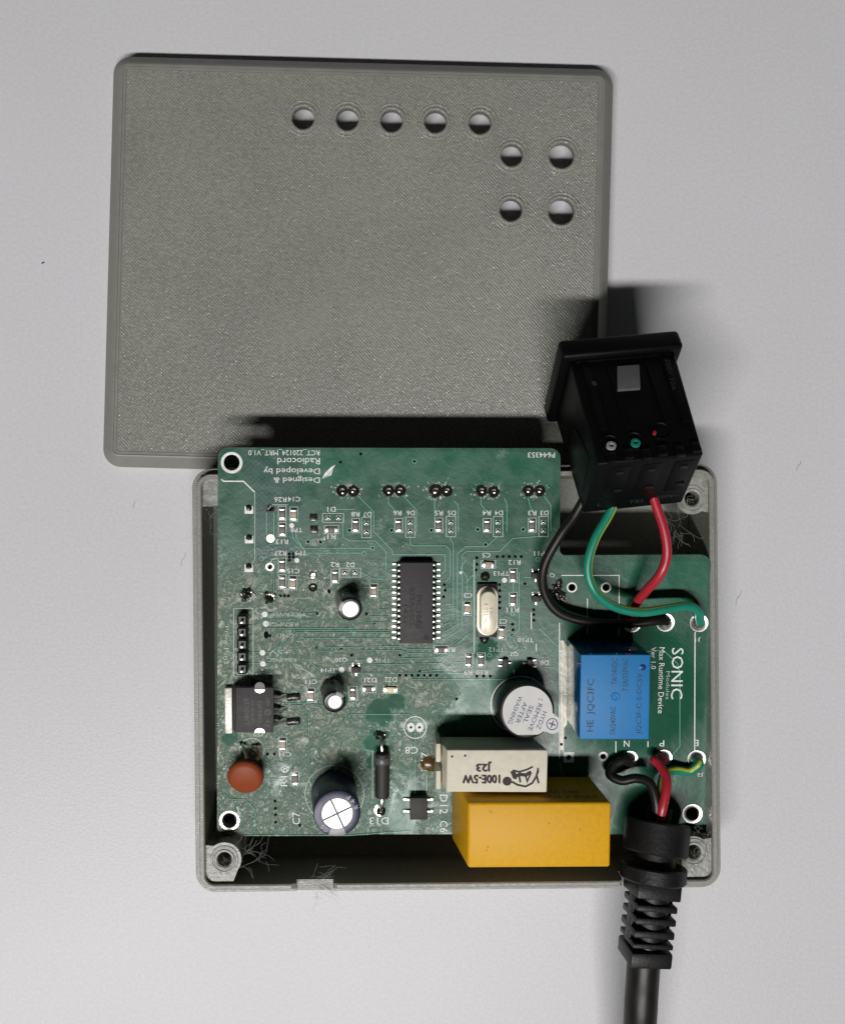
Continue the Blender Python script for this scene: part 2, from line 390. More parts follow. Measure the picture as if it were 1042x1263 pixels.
# text: built-in font outlines turned to flat mesh
_TX = {}
def glyphs(s):
    if s not in _TX:
        cu = bpy.data.curves.new('t', 'FONT'); cu.body = s; cu.resolution_u = 2;  cu.align_x = 'LEFT'
        ob = bpy.data.objects.new('t', cu); COL.objects.link(ob)
        bpy.context.view_layer.update()
        me = bpy.data.meshes.new_from_object(ob.evaluated_get(bpy.context.evaluated_depsgraph_get()))
        vs = [v.co.copy() for v in me.vertices]; fs = [tuple(p.vertices) for p in me.polygons]
        bpy.data.objects.remove(ob); bpy.data.curves.remove(cu); bpy.data.meshes.remove(me)
        _TX[s] = (vs, fs)
    return _TX[s]
def text(bm, s, place, h, width=None, ang=0.0, bold=0.0):
    """h, width and ang as seen in the photograph (mm, clockwise degrees); place(dx, dy) -> point"""
    vs, fs = glyphs(s)
    x0 = min(v.x for v in vs); x1 = max(v.x for v in vs); y0 = min(v.y for v in vs); y1 = max(v.y for v in vs)
    ky = h/max(1e-6, y1-y0); kx = ky*.92 if width is None else width/max(1e-6, x1-x0)
    c, s_ = math.cos(math.radians(-ang)), math.sin(math.radians(-ang))
    nv = []
    for v in vs:
        x = (v.x-(x0+x1)/2)*kx; y = (v.y-(y0+y1)/2)*ky
        nv.append(bm.verts.new(place(x*c-y*s_, x*s_+y*c)))
    for f in fs:
        try: bm.faces.new([nv[i] for i in f])
        except ValueError: pass

# ================================================================== table
bm = new(); r_ = 900
fill(bm, [[(-r_, -r_), (r_, -r_), (r_, r_), (-r_, r_)]], 0)
tb = build(bm, 'tabletop', M_TABLE); tb['kind'] = 'structure'

# ================================================================== lid
lc = W(441.5, 329, 6); LR = math.radians(-1.55)
lid = root('vented_cover', 'flat grey 3D printed cover plate with nine round holes, lying on the white table', 'cover', (lc.x, lc.y, 0), (0, 0, LR))
LW, LH, LT = 117.0, 96.2, 7.2
def lidxy(px, py):
    p = W(px, py, LT)-Vector((lc.x, lc.y, 0)); c, s = math.cos(-LR), math.sin(-LR)
    return (p.x*c-p.y*s, p.x*s+p.y*c)
holes = [(374, 145.5, 13.8), (428.5, 147, 13.8), (483, 149, 13.8), (537, 150, 13.8), (592, 151.5, 13.8),
         (631, 191.5, 13.6), (692.5, 192, 15.6), (630, 259, 13.8), (692, 261, 16)]
HL = [(lidxy(x, y), r*.187) for x, y, r in holes]
bm = new()
def lp(i): return rrect(LW-2*i, LH-2*i, max(4.2-i, .5), 8)
prof = [(2.0, 5.0), (2.0, 0), (0, 0), (0, 3.9), (.12, 4.3), (.75, 5.0), (.8, 5.15), (1.5, 5.95), (1.55, 6.1), (2.3, 6.85), (2.5, 7.1), (2.7, 7.2), (3.0, 7.2), (3.08, 7.0), (3.25, 7.0), (3.33, 7.2), (3.7, 7.2), (3.78, 7.05), (3.9, 7.05), (4.0, 7.2)]
rows = []
for i, z in prof: rows.append([bm.verts.new((x, y, z)) for x, y in lp(i)])
for a, b in zip(rows, rows[1:]): bridge(bm, a, b)
for f in bm.faces: f.material_index = 1
# top sheet and underside with the holes through
tl = fill(bm, [lp(4.0)]+[circ(c, r) for c, r in HL], LT)
ul = fill(bm, [lp(2.0)]+[circ(c, r) for c, r in HL], 5.0)
for a, b in zip(tl[1:], ul[1:]):
    bridge(bm, a, b)
bmesh.ops.remove_doubles(bm, verts=bm.verts, dist=.001)
build(bm, 'lid_shell', [M_LID, M_EDGE], lid, 30)
for c, r in HL:
    bm = new(); lathe(bm, [(r+.03, 7.1), (r+.05, 7.26), (r+.35, 7.45), (r+.75, 7.42), (r+.9, 7.18)], (c[0], c[1], 0), seg=36)
    lathe(bm, [(r+1.1, 7.18), (r+1.3, 7.36), (r+1.5, 7.33), (r+1.65, 7.18)], (c[0], c[1], 0), seg=36)
    build(bm, 'hole_rim', M_LID, lid, 60)

# ================================================================== case
cc = W(563.5, 838, 19); CR = math.radians(.55)
case = root('enclosure_tray', 'open grey 3D printed tray with corner screw posts, holding the green circuit board', 'enclosure', (cc.x, cc.y, 0), (0, 0, CR))
CW, CHH, CT = 116.7, 94.3, 19.4
def caxy(px, py, z=19):
    p = W(px, py, z)-Vector((cc.x, cc.y, 0)); c, s = math.cos(-CR), math.sin(-CR)
    return (p.x*c-p.y*s, p.x*s+p.y*c)
n1a, n1b = caxy(365, 1096)[0], caxy(411, 1096)[0]; n2a, n2b = caxy(768, 1092)[0], caxy(842, 1092)[0]
e = .02
cuts = []
for a, b, zc in ((n1a, n1b, 16.6), (n2a, n2b, 13.6)):
    cuts += [(a-.9, 99), (a-.25, 18.9), (a, zc+4), (a+e, zc), (b-e, zc), (b, zc+4), (b+.25, 18.9), (b+.9, 99)]
zl = {round(x, 4): z for x, z in cuts}
xs_ = sorted(zl)
bm = new(); rows = []
cp = [(0, 0), (0, 17.2), (.15, 17.4), (1.05, 17.4), (1.12, 17.3), (1.2, 19.1), (1.38, 19.4), (2.1, 19.4), (2.35, 19.2), (2.4, 2.0)]
for i, z in cp:
    row = []
    for x, y in rrect(CW-2*i, CHH-2*i, max(4.4-i, .8), 8, xs_):
        zz = min(z, zl[round(x, 4)]) if (round(x, 4) in zl and y < 0) else z
        row.append(bm.verts.new((x, y, zz)))
    rows.append(row)
for a, b in zip(rows, rows[1:]): bridge(bm, a, b)
bm.faces.new(rows[0]); bm.faces.new(rows[-1])
build(bm, 'case_shell', M_SHELL, case, 30)
# four corner screw posts, each merged to its corner by a web
for sx, sy, px, py in ((-1, -1, 277, 1060), (1, -1, 855, 1051), (1, 1, 853, 615), (-1, 1, 285, 607)):
    x, y = caxy(px, py, 18.4); X0 = sx*(CW/2-2.2); Y0 = sy*(CHH/2-2.2)
    cx, cy = abs(X0-x), abs(Y0-y); R = 3.75 if sx < 0 else 3.5; P = [(-.3, -.3), (cx+1.6, -.3)]
    for k in range(19):
        t = math.radians(-38+k*(166/18)); P.append((cx+R*math.cos(t), cy+R*math.sin(t)))
    P.append((-.3, cy+3.2))
    bm = new(); hs = [circ((cx, cy), 1.62, 20)]
    plate(bm, P, hs, 2.0, 18.3)
    lathe(bm, [(1.62, 18.25), (1.8, 18.5), (2.15, 18.55), (2.35, 18.28)], (cx, cy, 0), seg=24)
    lathe(bm, [(2.5, 18.28), (2.7, 18.5), (3.0, 18.5), (3.15, 18.28)], (cx, cy, 0), seg=24)
    for v in bm.verts: v.co.x = X0-sx*v.co.x; v.co.y = Y0-sy*v.co.y
    build(bm, 'screw_post', M_BOSS, case, 30)
for px, py in ((302, 985), (830, 985), (330, 640)):
    x, y = caxy(px, py, 12); bm = new()
    zt = (BM @ B(px, py, -1.6)).z
    lathe(bm, [(0, 2.0), (2.4, 2.0), (2.2, zt-.6), (0, zt-.6)], (x, y, 0), seg=20)
    build(bm, 'board_standoff', M_SHELL, case)
# printing strings: fine curled hairs near the posts and the notch
bm = new()
def hair(px, py, z, n, spread, ln, r=.019, ang=None, cl=1.2):
    for _ in range(n):
        a = random.uniform(0, 6.28) if ang is None else math.radians(ang)+random.gauss(0, .5)
        x, y = caxy(px+random.gauss(0, spread), py+random.gauss(0, spread), z)
        p = Vector((x, y, z+random.uniform(-1, .5))); pts = [p]
        for k in range(5):
            a += random.gauss(0, cl); p = p+Vector((math.cos(a), math.sin(a), random.gauss(0, .25)))*ln*random.uniform(.5, 1); pts.append(p)
        tube(bm, spline(pts, 5), r, 4, cap=False)
hair(312, 1056, 16, 9, 8, 1.5, cl=.7); hair(302, 1050, 17, 5, 5, 2.0, ang=25, cl=.4); hair(303, 1070, 17, 5, 4, 1.7, ang=-35, cl=.2)
hair(262, 640, 17, 6, 4, 1.8); hair(830, 645, 17.5, 9, 9, 1.2, cl=.8); hair(835, 655, 17.5, 8, 5, 1.4, ang=-80, cl=.4)
hair(388, 1088, 17, 34, 7, 1.3, ang=0, cl=.2); hair(392, 1093, 16.8, 5, 9, .9, ang=-50); hair(250, 660, 18, 3, 3, 1.2)
hair(866, 1032, 18.5, 7, 4, 1.2); hair(855, 1051, 18, 5, 2, .9); hair(853, 615, 18, 8, 2.5, .9); hair(277, 1060, 18, 4, 2, .9)
build(bm, 'plastic_strings', M_HAIR, case, kind='stuff')

# ================================================================== circuit board
board = root('circuit_board', 'green circuit board with a blue relay, buzzer and yellow capacitor, propped in the grey case', 'circuit board',
             (0, 0, BZ), (TILT, 0, 0))
for tc in TCB: tc.object = board
def b2(px, py, h=0): p = B(px, py, h); return (p.x, p.y)
ol = []
def arc(cx, cy, r, a0, a1, n=6):
    for k in range(n+1):
        t = math.radians(a0+(a1-a0)*k/n); ol.append(b2(cx+r*math.cos(t), cy+r*math.sin(t)))
arc(281, 564, 12, 180, 270); arc(679, 565, 12, 270, 360); arc(697, 678, 7, 180, 90)
arc(863.5, 697, 13, 270, 360); arc(867, 1020, 9, 0, 90); arc(277, 1020, 9, 90, 180)
THR = [(286, 570.5, 9.8), (283.3, 1012, 9.2), (853.5, 1003.5, 8.5), (705, 724.5, 4.6), (747, 724.5, 4.6), (701, 934, 3.2), (743.5, 933, 3.6), (507, 897, 1.5), (517, 897, 1.5)]
bm = new(); plate(bm, ol, [circ(b2(x, y), r*MM, 20) for x, y, r in THR], -1.6, 0)
build(bm, 'board_plate', M_PCB, board, 30)

# ---- copper traces
TR = [
 [(441, 611), (461, 631), (461, 655), (484, 679), (484, 684), (549, 684), (549, 704), (545, 708)],
 [(423, 638), (423, 662), (431, 667), (463, 667), (476, 680), (476, 706), (481, 709)],
 [(497, 611), (514, 629), (514, 655), (511, 658)], [(479, 611), (479, 620), (490, 633)],
 [(506, 660), (506, 670), (509, 673), (550, 673), (555, 679), (555, 712), (549, 718)],
 [(556, 661), (556, 666), (559, 670), (559, 762), (556, 766), (545, 773)], [(559, 617), (565, 623), (565, 656)],
 [(536, 615), (536, 640)], [(622, 614), (625, 622), (625, 655)], [(593, 612), (593, 622), (602, 633)],
 [(613, 662), (600, 674), (574, 674), (564, 683), (564, 770), (547, 780)],
 [(670, 661), (632, 664), (616, 680), (575, 680), (570, 684), (570, 775), (548, 789)],
 [(651, 614), (653, 622), (657, 632)], [(671, 612), (679, 623), (679, 655)],
 [(361, 655), (361, 663), (374, 676), (459, 676)], [(365, 652), (365, 662), (378, 682), (450, 682)],
 [(445, 706), (452, 709), (459, 714), (480, 714)], [(434, 724), (455, 724)], [(466, 728), (480, 727)], [(466, 737), (480, 731)],
 [(330, 757), (390, 757)], [(296, 771), (316, 771), (323, 764.5), (434, 764.5)], [(296, 783), (318, 783), (327, 775), (436, 775), (439, 770)],
 [(298, 804.5), (340, 804.5), (366, 780), (481, 780)], [(298, 818), (332, 818), (344, 811), (370, 787), (481, 787)],
 [(341, 801), (363, 778), (366, 777.5), (481, 777.5)], [(391, 799), (495, 797), (503, 801), (536, 801)], [(391, 803), (495, 802), (503, 806), (537, 805)],
 [(440, 814), (540, 811), (548, 806), (580, 781)], [(448, 820), (545, 818), (575, 784)], [(519, 828), (551, 826), (560, 817), (575, 817)],
 [(384, 812), (384, 818), (400, 830), (432, 830), (574, 830)], [(498, 846), (506, 838), (620, 838)],
 [(383, 869), (411, 870)], [(350, 870), (360, 870), (372, 870), (381, 880), (381, 940), (372, 952)],
 [(349, 867), (383, 867)], [(430, 888), (432, 881), (505, 881), (512, 889), (512, 1028)], [(382, 931), (432, 881)],
 [(628, 788), (640, 777), (640, 705)], [(664, 774), (688, 798)], [(668, 823), (683, 823), (688, 828)], [(640, 800), (622, 812)],
 [(275, 977), (284, 986), (302, 986), (315, 998), (315, 1030)], [(300, 960), (316, 960), (350, 961)],
 [(329, 632), (329, 663)], [(338, 632), (338, 663)], [(331, 702), (331, 738)], [(338, 702), (338, 738)], [(334, 690), (342, 687)],
 [(575, 690), (568, 700), (576, 712), (576, 738)], [(584, 690), (584, 800)], [(586, 706), (575, 718)],
 [(770, 810), (806, 802), (818, 802), (835, 818), (838, 830), (838, 920), (828, 932)], [(712, 1000), (700, 988), (690, 940)],
 [(633, 718), (633, 730)], [(646, 712), (660, 712)], [(480, 752), (462, 752)], [(480, 760), (455, 760)], [(480, 767), (450, 768)],
 [(549, 745), (556, 745)], [(549, 752), (558, 752)], [(549, 759), (560, 757)], [(405, 633), (410, 628), (437, 628)],
 [(400, 703), (410, 695), (440, 695)], [(403, 720), (412, 712)], [(300, 1030), (430, 1030), (505, 1025)],
]
bm = new()
def flat(pts, z): bm.faces.new([bm.verts.new((*b2(*p), z)) for p in pts])
flat([(317, 597), (331, 597), (331, 600), (368, 600), (368, 692), (317, 692)], .02); flat([(300, 556.5), (368, 556.5), (368, 599), (331, 599), (331, 596), (317, 596), (300, 590)], .02)
build(bm, 'hatched_pour', M_HATCH, board, 0)
bm = new(); flat([(506, 840), (612, 840), (612, 893), (512, 893), (505, 884), (498, 868), (498, 848)], .02); build(bm, 'copper_pour', M_POUR, board, 0)
bm = new(); flat([(385, 938), (432, 886), (504, 886), (508, 892), (508, 1024), (385, 1024)], .02); build(bm, 'copper_pour', M_POUR, board, 0)
bm = new(); flat([(375, 556.5), (640, 556.5), (682, 570), (682, 598), (375, 598)], .02); build(bm, 'copper_pour', M_POUR, board, 0)
bm = new(); flat([(770, 692), (866, 692), (873, 700), (873, 745), (770, 745)], .02); build(bm, 'copper_pour', M_POUR, board, 0)
bm = new(); flat([(690.6, 790), (694, 790), (699, 797), (699, 893), (695.3, 898), (695.3, 925), (690.6, 925)], .03); build(bm, 'painted_glare_strip', mat('painted_glare_strip', (.52, .50, .40), .4, .2, var=.35, vscale=500, bump=.4, bscale=900), board, 0)  # cream strip beside the relay: lamp glare painted in as its colour
bm = new(); bg = new()
for i, t in enumerate(TR):
    pts = [b2(*p) for p in t]; strip(bg, pts, .46, .030+.001*(i % 11)); strip(bm, pts, .17, .042, .06, .06+.005*(i % 6))
build(bg, 'trace_gaps', M_GAP, board, 0, 'stuff')
build(bm, 'copper_traces', M_TRACE, board, 0, 'stuff')

# ---- vias and test points
bm = new()
VI = [(483, 654), (431, 654), (532, 654), (589, 653), (645, 653), (598.6, 671.5), (511, 569), (459, 676), (449, 682.5), (380, 668), (395.5, 668.5), (411.5, 664.5),
      (357, 683), (362, 683), (357, 687), (362, 687), (357, 691), (391, 757), (452, 757), (462, 768), (391, 799), (421, 799), (434, 808), (493, 808), (518, 828),
      (654, 832), (647, 720), (406, 730), (405.5, 728.5), (563, 862), (588, 688), (588, 696), (587, 703), (548, 721), (549, 728), (547, 736),
      (616, 721), (616, 728.5), (616, 736), (616, 743), (616, 750), (632, 770), (632.5, 777), (632, 784), (658, 752), (658, 758), (658, 765),
      (346, 735), (351, 735), (356, 735), (333, 784), (339.5, 988), (340, 997), (340, 1005), (340, 1014), (330, 930), (338.5, 930), (692, 918), (697, 910), (426, 1020), (370, 1018), (445, 560), (420, 570)]
VI += [(493+k*7.55, 833) for k in range(7)] + [(588+k*8.2, 834) for k in range(3)] + [(613+k*7.4, 686.5) for k in range(5)]
for x, y in VI: ring(bm, b2(x, y), .34, 0, .055, 12)
build(bm, 'via_holes', M_VIA, board, 0, 'stuff')
bm = new()
for x, y in [(322.5, 689), (322, 704.5), (322, 711), (322, 718.5), (322, 725.5), (646, 800), (603.5, 808), (663, 690), (632, 757)] + VI[:12]:
    ring(bm, b2(x, y), .52, .34, .05, 14)
build(bm, 'via_rims', M_TRACE, board, 0, 'stuff')
tp = new(); lathe(tp, [(0, .15), (.55, .15), (.62, 0)], seg=20); tpm = mesh(tp, 'test_point', M_SILK)
for x, y, s in [(360, 648, .95), (366.3, 691, .95), (622, 715.4, 1), (326.8, 757.5, 1.15), (328.2, 769.2, 1.15), (324, 804.8, 1.1), (324.5, 818.6, 1.1), (421.5, 825.8, 1.1), (456, 814, 1.1), (660, 818, .6), (568, 706, .6)]:
    o = put('test_point', tpm, board, B(x, y)); o.scale = (s, s, 1)
o = new(); lathe(o, [(0, .07), (.5, .07), (.58, 0)], seg=18)
o = put('open_via', mesh(o, 'open_via', M_VIA), board, B(328.5, 783)); o.scale = (.95, 1.45, 1)

# ---- silkscreen
SB = new(); SF = new()
def stx(s, px, py, h, wd=None, ang=180, worn=False):
    c = B(px, py)
    text(SF if worn else SB, s, lambda dx, dy: (c.x+dx, c.y+dy, .150), h*MM, wd*MM if wd else None, ang)
stx('RCT_220124_MRT_V1.0', 350.5, 557.8, 7.5, 87); stx('Radiocord', 368.5, 568.6, 8, 52); stx('Developed by', 360, 580, 9.5, 69); stx('Designed &', 366, 591, 9, 57)
stx('P644353', 667.3, 561, 6.5, 33)
for s, x, y in [('C14', 363, 615.5), ('R26', 346, 616), ('R13', 348, 668), ('R27', 346, 682), ('C15', 362, 704), ('D1', 409, 628), ('R8', 438.5, 634), ('D7', 453, 634),
                ('D2', 432, 696.5), ('R2', 413, 696), ('R1', 409, 662), ('R6', 490, 632.5), ('D6', 506.5, 632.5), ('R5', 541, 632.5), ('D5', 557, 632.5), ('R4', 600, 632.5), ('D4', 615, 632.5), ('R3', 656, 632.5), ('D3', 671, 632.5),
                ('C5', 599.5, 684.5), ('R12', 634, 693.5), ('R11', 632, 752), ('C3', 577, 734), ('C2', 620, 766), ('Q2', 634, 806), ('D8', 671, 817), ('Q1', 679, 709), ('D21', 457, 838.5), ('D22', 482, 838), ('Q20', 421, 813), ('R10', 594, 829), ('R9', 577, 829), ('R7', 556, 801)]:
    stx(s, x, y, 6, len(s)*5.0)
for s, x, y in [('TP8', 366, 653.5), ('TP9', 371, 682), ('TP13', 618, 707), ('TP11', 668, 682.5), ('TP10', 648, 789), ('TP12', 612, 801), ('TP14', 405, 826.5), ('TP15', 472, 814), ('C11', 384, 840.5), ('Q10', 411, 834), ('R20', 436, 868.5)]:
    stx(s, x, y, 5.5, len(s)*4.8, worn=s in ('TP12', 'TP15', 'R20', 'Q10'))
for s, x, y, wd in [('MCLR/VPP', 355, 757.5, 42), ('RB7/PGD', 348, 769.5, 40), ('GND', 352, 783.5, 22), ('+5V', 345, 804, 26), ('RB6/PGC', 348, 813.5, 36)]: stx(s, x, y, 5, wd, worn=True)
stx('C8', 507.5, 925, 9, 16); stx('D13', 467.5, 1012, 9.5, 24); stx('D12', 547, 991.5, 9.5, 25, 90); stx('C6', 547, 1019, 9.5, 15, 90); stx('D17', 523, 939, 7.5, 24, -90)
stx('C7', 365.5, 1009, 9.5, 16, -90); stx('R16', 350.5, 958, 8.5, 24, -90); stx('C31', 352, 930, 5.5, 15)
stx('Prog', 279.5, 783, 6, 23, 90, True); stx('Pins', 279.5, 809, 6, 21, 90, True)
stx('SONIC', 834.5, 830.5, 14.5, 65, 90); stx('Max Runtime Device', 815, 839, 7, 84, 90); stx('Ver 1.0', 805.5, 811.5, 6, 28, 90); stx('Modules', 823, 845, 4.5, 36, 90, True)
stx('N', 772.3, 917, 8, 7); stx('P', 815.5, 916.5, 8, 6); stx('E', 858, 916, 8, 5.5); stx('J1', 860, 788.5, 5.5, 7); stx('J2', 863, 955, 5.5, 8)
def sl(pts, wd=1.1, worn=False, z=.138): strip(SF if worn else SB, [b2(*p) for p in pts], wd*MM, z)
def sbox(x, y, w_, h_, worn=False):
    x0, x1, y0, y1 = x-w_/2, x+w_/2, y-h_/2, y+h_/2
    sl([(x0, y0), (x1, y0), (x1, y1), (x0, y1), (x0, y0-.6)], .9, True)
sl([(273.5, 591), (276, 593.5), (300.5, 593.5), (314.5, 607)], 1.6); sl([(314.6, 607.5), (314.6, 690)], .9, True)
sl([(692, 709.5), (763, 709.5), (763, 783)]); sl([(724, 738), (724, 783)]); sl([(689.5, 768), (689.5, 936)], 1.3); sl([(694.5, 790), (694.5, 927)], 1.3)
sl([(856.5, 779), (856, 928)], 1.3); sl([(759, 914), (759, 928)], 1.2); sl([(798.5, 914), (798.5, 921)], 1.2); sl([(676, 682), (676, 686)])
sl([(584.8, 690), (584.8, 806)], 1.2, True); sl([(655, 755), (655, 776)]); sl([(661, 794), (661, 803)])
sl([(459.5, 925), (459.5, 985)], 1, True); sl([(526, 955), (526, 978)], 1, True); sl([(633.6, 826), (633.6, 831)], 1.2)
sbox(300.5, 792, 24, 84, True); sl([(330, 629), (336, 622.5), (355, 622.5)], 1, True); sl([(330, 700), (336, 690), (347, 688)], 1, True)
for c, r in ((B(412.7, 979), 37.5), (B(311, 925), 16), ):
    ring(SF, (c.x, c.y), r*MM, (r-1)*MM, .13, 48)
c = B(512, 897); ring(SB, (c.x, c.y), 14.5*MM, 13.4*MM, .13, 40)
c = B(641, 869); ring(SB, (c.x, c.y), 37*MM, 35.6*MM, .13, 48)
# feather mark beside the maker's lines
def poly(bmm, pts, z=.15): bmm.faces.new([bmm.verts.new((*b2(*p), z)) for p in pts])
poly(SB, [(397, 591), (401, 583), (409, 575.5), (414, 573), (410, 579), (405, 585)]); poly(SB, [(400, 590.5), (407, 584), (411, 578.5), (408.5, 586), (404, 587.5)])
# pads under the bare LED footprints
padm = mesh((lambda q: (box(q, (0, 0, .05), (1.0, .95, .1), bevel=.06), q)[1])(new()), 'bare_pad', M_PADW)
sldm = mesh((lambda q: (lathe(q, [(0, .34), (.22, .30), (.40, .15), (.46, .0)], seg=14), q)[1])(new()), 'solder_bump', M_SOLD)
for x, y in [(452, 645), (452, 656), (506, 644.5), (506, 655), (556, 644), (556, 654.5), (614, 644), (614, 654.5), (670, 644), (670, 654.5)]:
    o = put('bare_pad', padm, board, B(x, y)); put('solder_bump', sldm, o, B(x, y)+Vector((0, 0, .08)))
for x, y in [(405, 638.6), (417.5, 638.6), (425.5, 706), (438, 706)]:
    o = put('bare_pad', padm, board, B(x, y), (0, 0, math.pi/2)); put('solder_bump', sldm, o, B(x, y)+Vector((0, 0, .08)))
for x, y in [(452, 650.5), (506, 650), (556, 649.3), (614, 649.3), (670, 649.3)]: sbox(x, y, 11.5, 25)
sbox(411, 638.6, 26, 11); sbox(432, 706, 26, 11)

# ---- chip parts
def smd(nm, L, Wd, Hh, bodym):
    q = new(); box(q, (0, 0, Hh/2+.06), (Wd, L*.66, Hh), bevel=.05); bmesh_body = mesh(q, nm, bodym)
    q = new(); box(q, (0, 0, Hh/2+.05), (Wd+.06, L*.22, Hh+.08), bevel=.09)
    box(q, (0, -L*.13, .16), (Wd+.18, L*.16, .34), bevel=.14); t = mesh(q, 'terminal', M_SOLD)
    return nm, bodym, bmesh_body, t, L, Wd
R0 = smd('chip_resistor', 2.3, 1.2, .5, M_RES); C0 = smd('chip_capacitor', 2.2, 1.25, .8, M_CAPB); BK = smd('chip_inductor', 2.3, 1.25, .7, M_EPOXY)
YL = smd('chip_light', 2.6, 1.25, .7, M_YLED)
def place_smd(P, x, y, hor=False, s=1.0, frame=True):
    nm, bd, bmh, t, L, Wd = P; c = B(x, y); a = (math.pi/2 if hor else 0)+random.gauss(0, .025)
    o = put(nm, bmh, board, c, (0, 0, a)); o.scale = (s, s, s)
    for k in (1, -1):
        q = bpy.data.objects.new('terminal', t); COL.objects.link(q); q.parent = o
        q.location = (0, -k*L*.40*S, 0); q.rotation_euler = (0, 0, 0 if k > 0 else math.pi)
    if frame: sbox(x, y, *((17.5, 9.5) if hor else (9.5, 17.5)))
for x, y in [(348.3, 633), (348.3, 653), (348.3, 697), (348.3, 717.5), (438.8, 648), (491.7, 648), (541, 647.5), (600.5, 648), (656, 647.5), (413.3, 710.5), (632.7, 709.5), (632.7, 739), (578, 813.8), (593.3, 813.8), (364, 960), (435.3, 855)]:
    place_smd(R0, x, y, s=1.08 if (x, y) == (364, 960) else 1.0)
for x, y, h in [(409, 653, True), (544.3, 801, True), (455, 849.3, True)]: place_smd(R0, x, y, h)
for x, y in [(362.5, 634), (361.5, 718.5), (461, 728.5), (576.3, 750), (618.5, 780), (383.6, 857), (349, 917.5)]: place_smd(C0, x, y, s=1.03)
place_smd(C0, 602, 696, True); place_smd(YL, 481.5, 850, True)

def sot(x, y, ang):
    c = B(x, y); q = new(); box(q, (0, 0, .62), (2.0, 1.25, .9), bevel=.12); bdy = mesh(q, 'transistor_chip', M_EPOXY)
    o = put('transistor_chip', bdy, board, c, (0, 0, math.radians(ang)))
    for lx, ly in ((-.7, .95), (.7, .95), (0, -.95)):
        q = new(); box(q, (0, 0, .42), (.42, .55, .14), bevel=.04); box(q, (0, (.35 if ly > 0 else -.35), .14), (.46, .5, .22), bevel=.06)
        put('lead', mesh(q, 'lead', M_TIN), o, c+Vector((lx, ly, 0)))
sot(660.5, 709, 0); sot(661, 737.5, 0); sot(623, 817, 90); sot(653, 817.5, -90); sot(439.3, 825, 0)

# ---- microcontroller
mc = B(513.2, 741); q = new(); cw, cl = 42*MM, 102*MM
hexa(q, [mc+Vector((-cw/2, -cl/2, .25)), mc+Vector((cw/2, -cl/2, .25)), mc+Vector((cw/2, cl/2, .25)), mc+Vector((-cw/2, cl/2, .25))],
     [mc+Vector((-cw/2+.15, -cl/2+.15, 2.5)), mc+Vector((cw/2-.15, -cl/2+.15, 2.5)), mc+Vector((cw/2-.15, cl/2-.15, 2.5)), mc+Vector((-cw/2+.15, cl/2-.15, 2.5))], .06)
mcu = build(q, 'microcontroller', M_EPOXY, board)
q = new()
tube(q, [Vector((0, 0, 1.2)), Vector((.28, 0, 1.2)), Vector((.5, 0, 1.05)), Vector((.62, 0, .5)), Vector((.8, 0, .16)), Vector((1.6, 0, .12))], [.25, .25, .25, .26, .3, .33], 6)
pinm = mesh(q, 'pin', M_TIN)
for k in range(14):
    y = mc.y+(k-6.5)*1.27
    for sd in (-1, 1):
        put('pin', pinm, mcu, (mc.x+sd*(cw/2-.1), y, 0), (0, 0, 0 if sd > 0 else math.pi))
q = new(); c = B(525.6, 786, 2.5); ring(q, (c.x, c.y), .58, .40, 2.515, 24); ring(q, (c.x, c.y), .28, 0, 2.512, 20)
build(q, 'pin_one_mark', M_MARKF, mcu, 0)
q = new()
def on(px, py, h): c_ = B(px, py, h); return lambda dx, dy: (c_.x+dx, c_.y+dy, h+.02)
text(q, 'PIC16F', on(517, 752, 2.5), 7*MM, 36*MM, 90); text(q, '873A-I/SO', on(508, 748, 2.5), 6*MM, 46*MM, 90); text(q, '1421', on(500, 757, 2.5), 6*MM, 22*MM, 90)
c = B(517, 771, 2.5); ring(q, (c.x, c.y), .82, .66, 2.52, 24, .5, 5.6); strip(q, [(c.x-.5, c.y+.2), (c.x-.1, c.y-.3), (c.x+.15, c.y+.25), (c.x+.5, c.y-.3)], .16, 2.522)
build(q, 'laser_marking', M_MARKF, mcu, 0)

# ---- crystal
q = new(); c = B(600.3, 752); box(q, (c.x, c.y, .45), (25*MM, 67*MM, .8), bevel=.08); xb = build(q, 'crystal', M_BLACK, board)
q = new()
def oval(w_, l_, n=14): return rrect(w_, l_, w_/2-.01, n)
def ovals(bmm, c_, prof_):
    rs = [[bmm.verts.new((c_.x+x, c_.y+y, z)) for x, y in oval(w_, l_)] for w_, l_, z in prof_]
    for a_, b_ in zip(rs, rs[1:]): bridge(bmm, a_, b_)
    bmm.faces.new(rs[-1])
ovals(q, c, [(26*MM, 62*MM, .86), (26*MM, 62*MM, 1.1), (25*MM, 61*MM, 1.2), (20*MM, 56*MM, 1.22), (19.5*MM, 55*MM, 1.4), (19.2*MM, 54.5*MM, 3.2), (18.2*MM, 53.5*MM, 3.55), (16.5*MM, 52*MM, 3.65)])
can = build(q, 'metal_can', M_XTAL, xb, 40)
q = new(); text(q, '4.0SDK', on(599, 756, 3.66), 5*MM, 26*MM, 90); text(q, 'YXC', on(606, 756, 3.66), 5*MM, 16*MM, 90); build(q, 'can_marking', mat('grey_stamp', (.35, .32, .27), .6), xb, 0)
def blob(px, py, r, h, m, name='solder_joint', parent=None, n=2, sq=1.0, rough=.18):
    q_ = new(); bmesh.ops.create_icosphere(q_, subdivisions=n, radius=1.0); c_ = B(px, py)
    for v in q_.verts:
        k = 1+random.gauss(0, rough); z = v.co.z
        v.co = Vector((v.co.x*r*k*sq, v.co.y*r*k, max(-.05, (z if z > 0 else z*.1)*h*(1+random.gauss(0, rough)))))
        v.co += c_
    return build(q_, name, m, parent or board, 60)
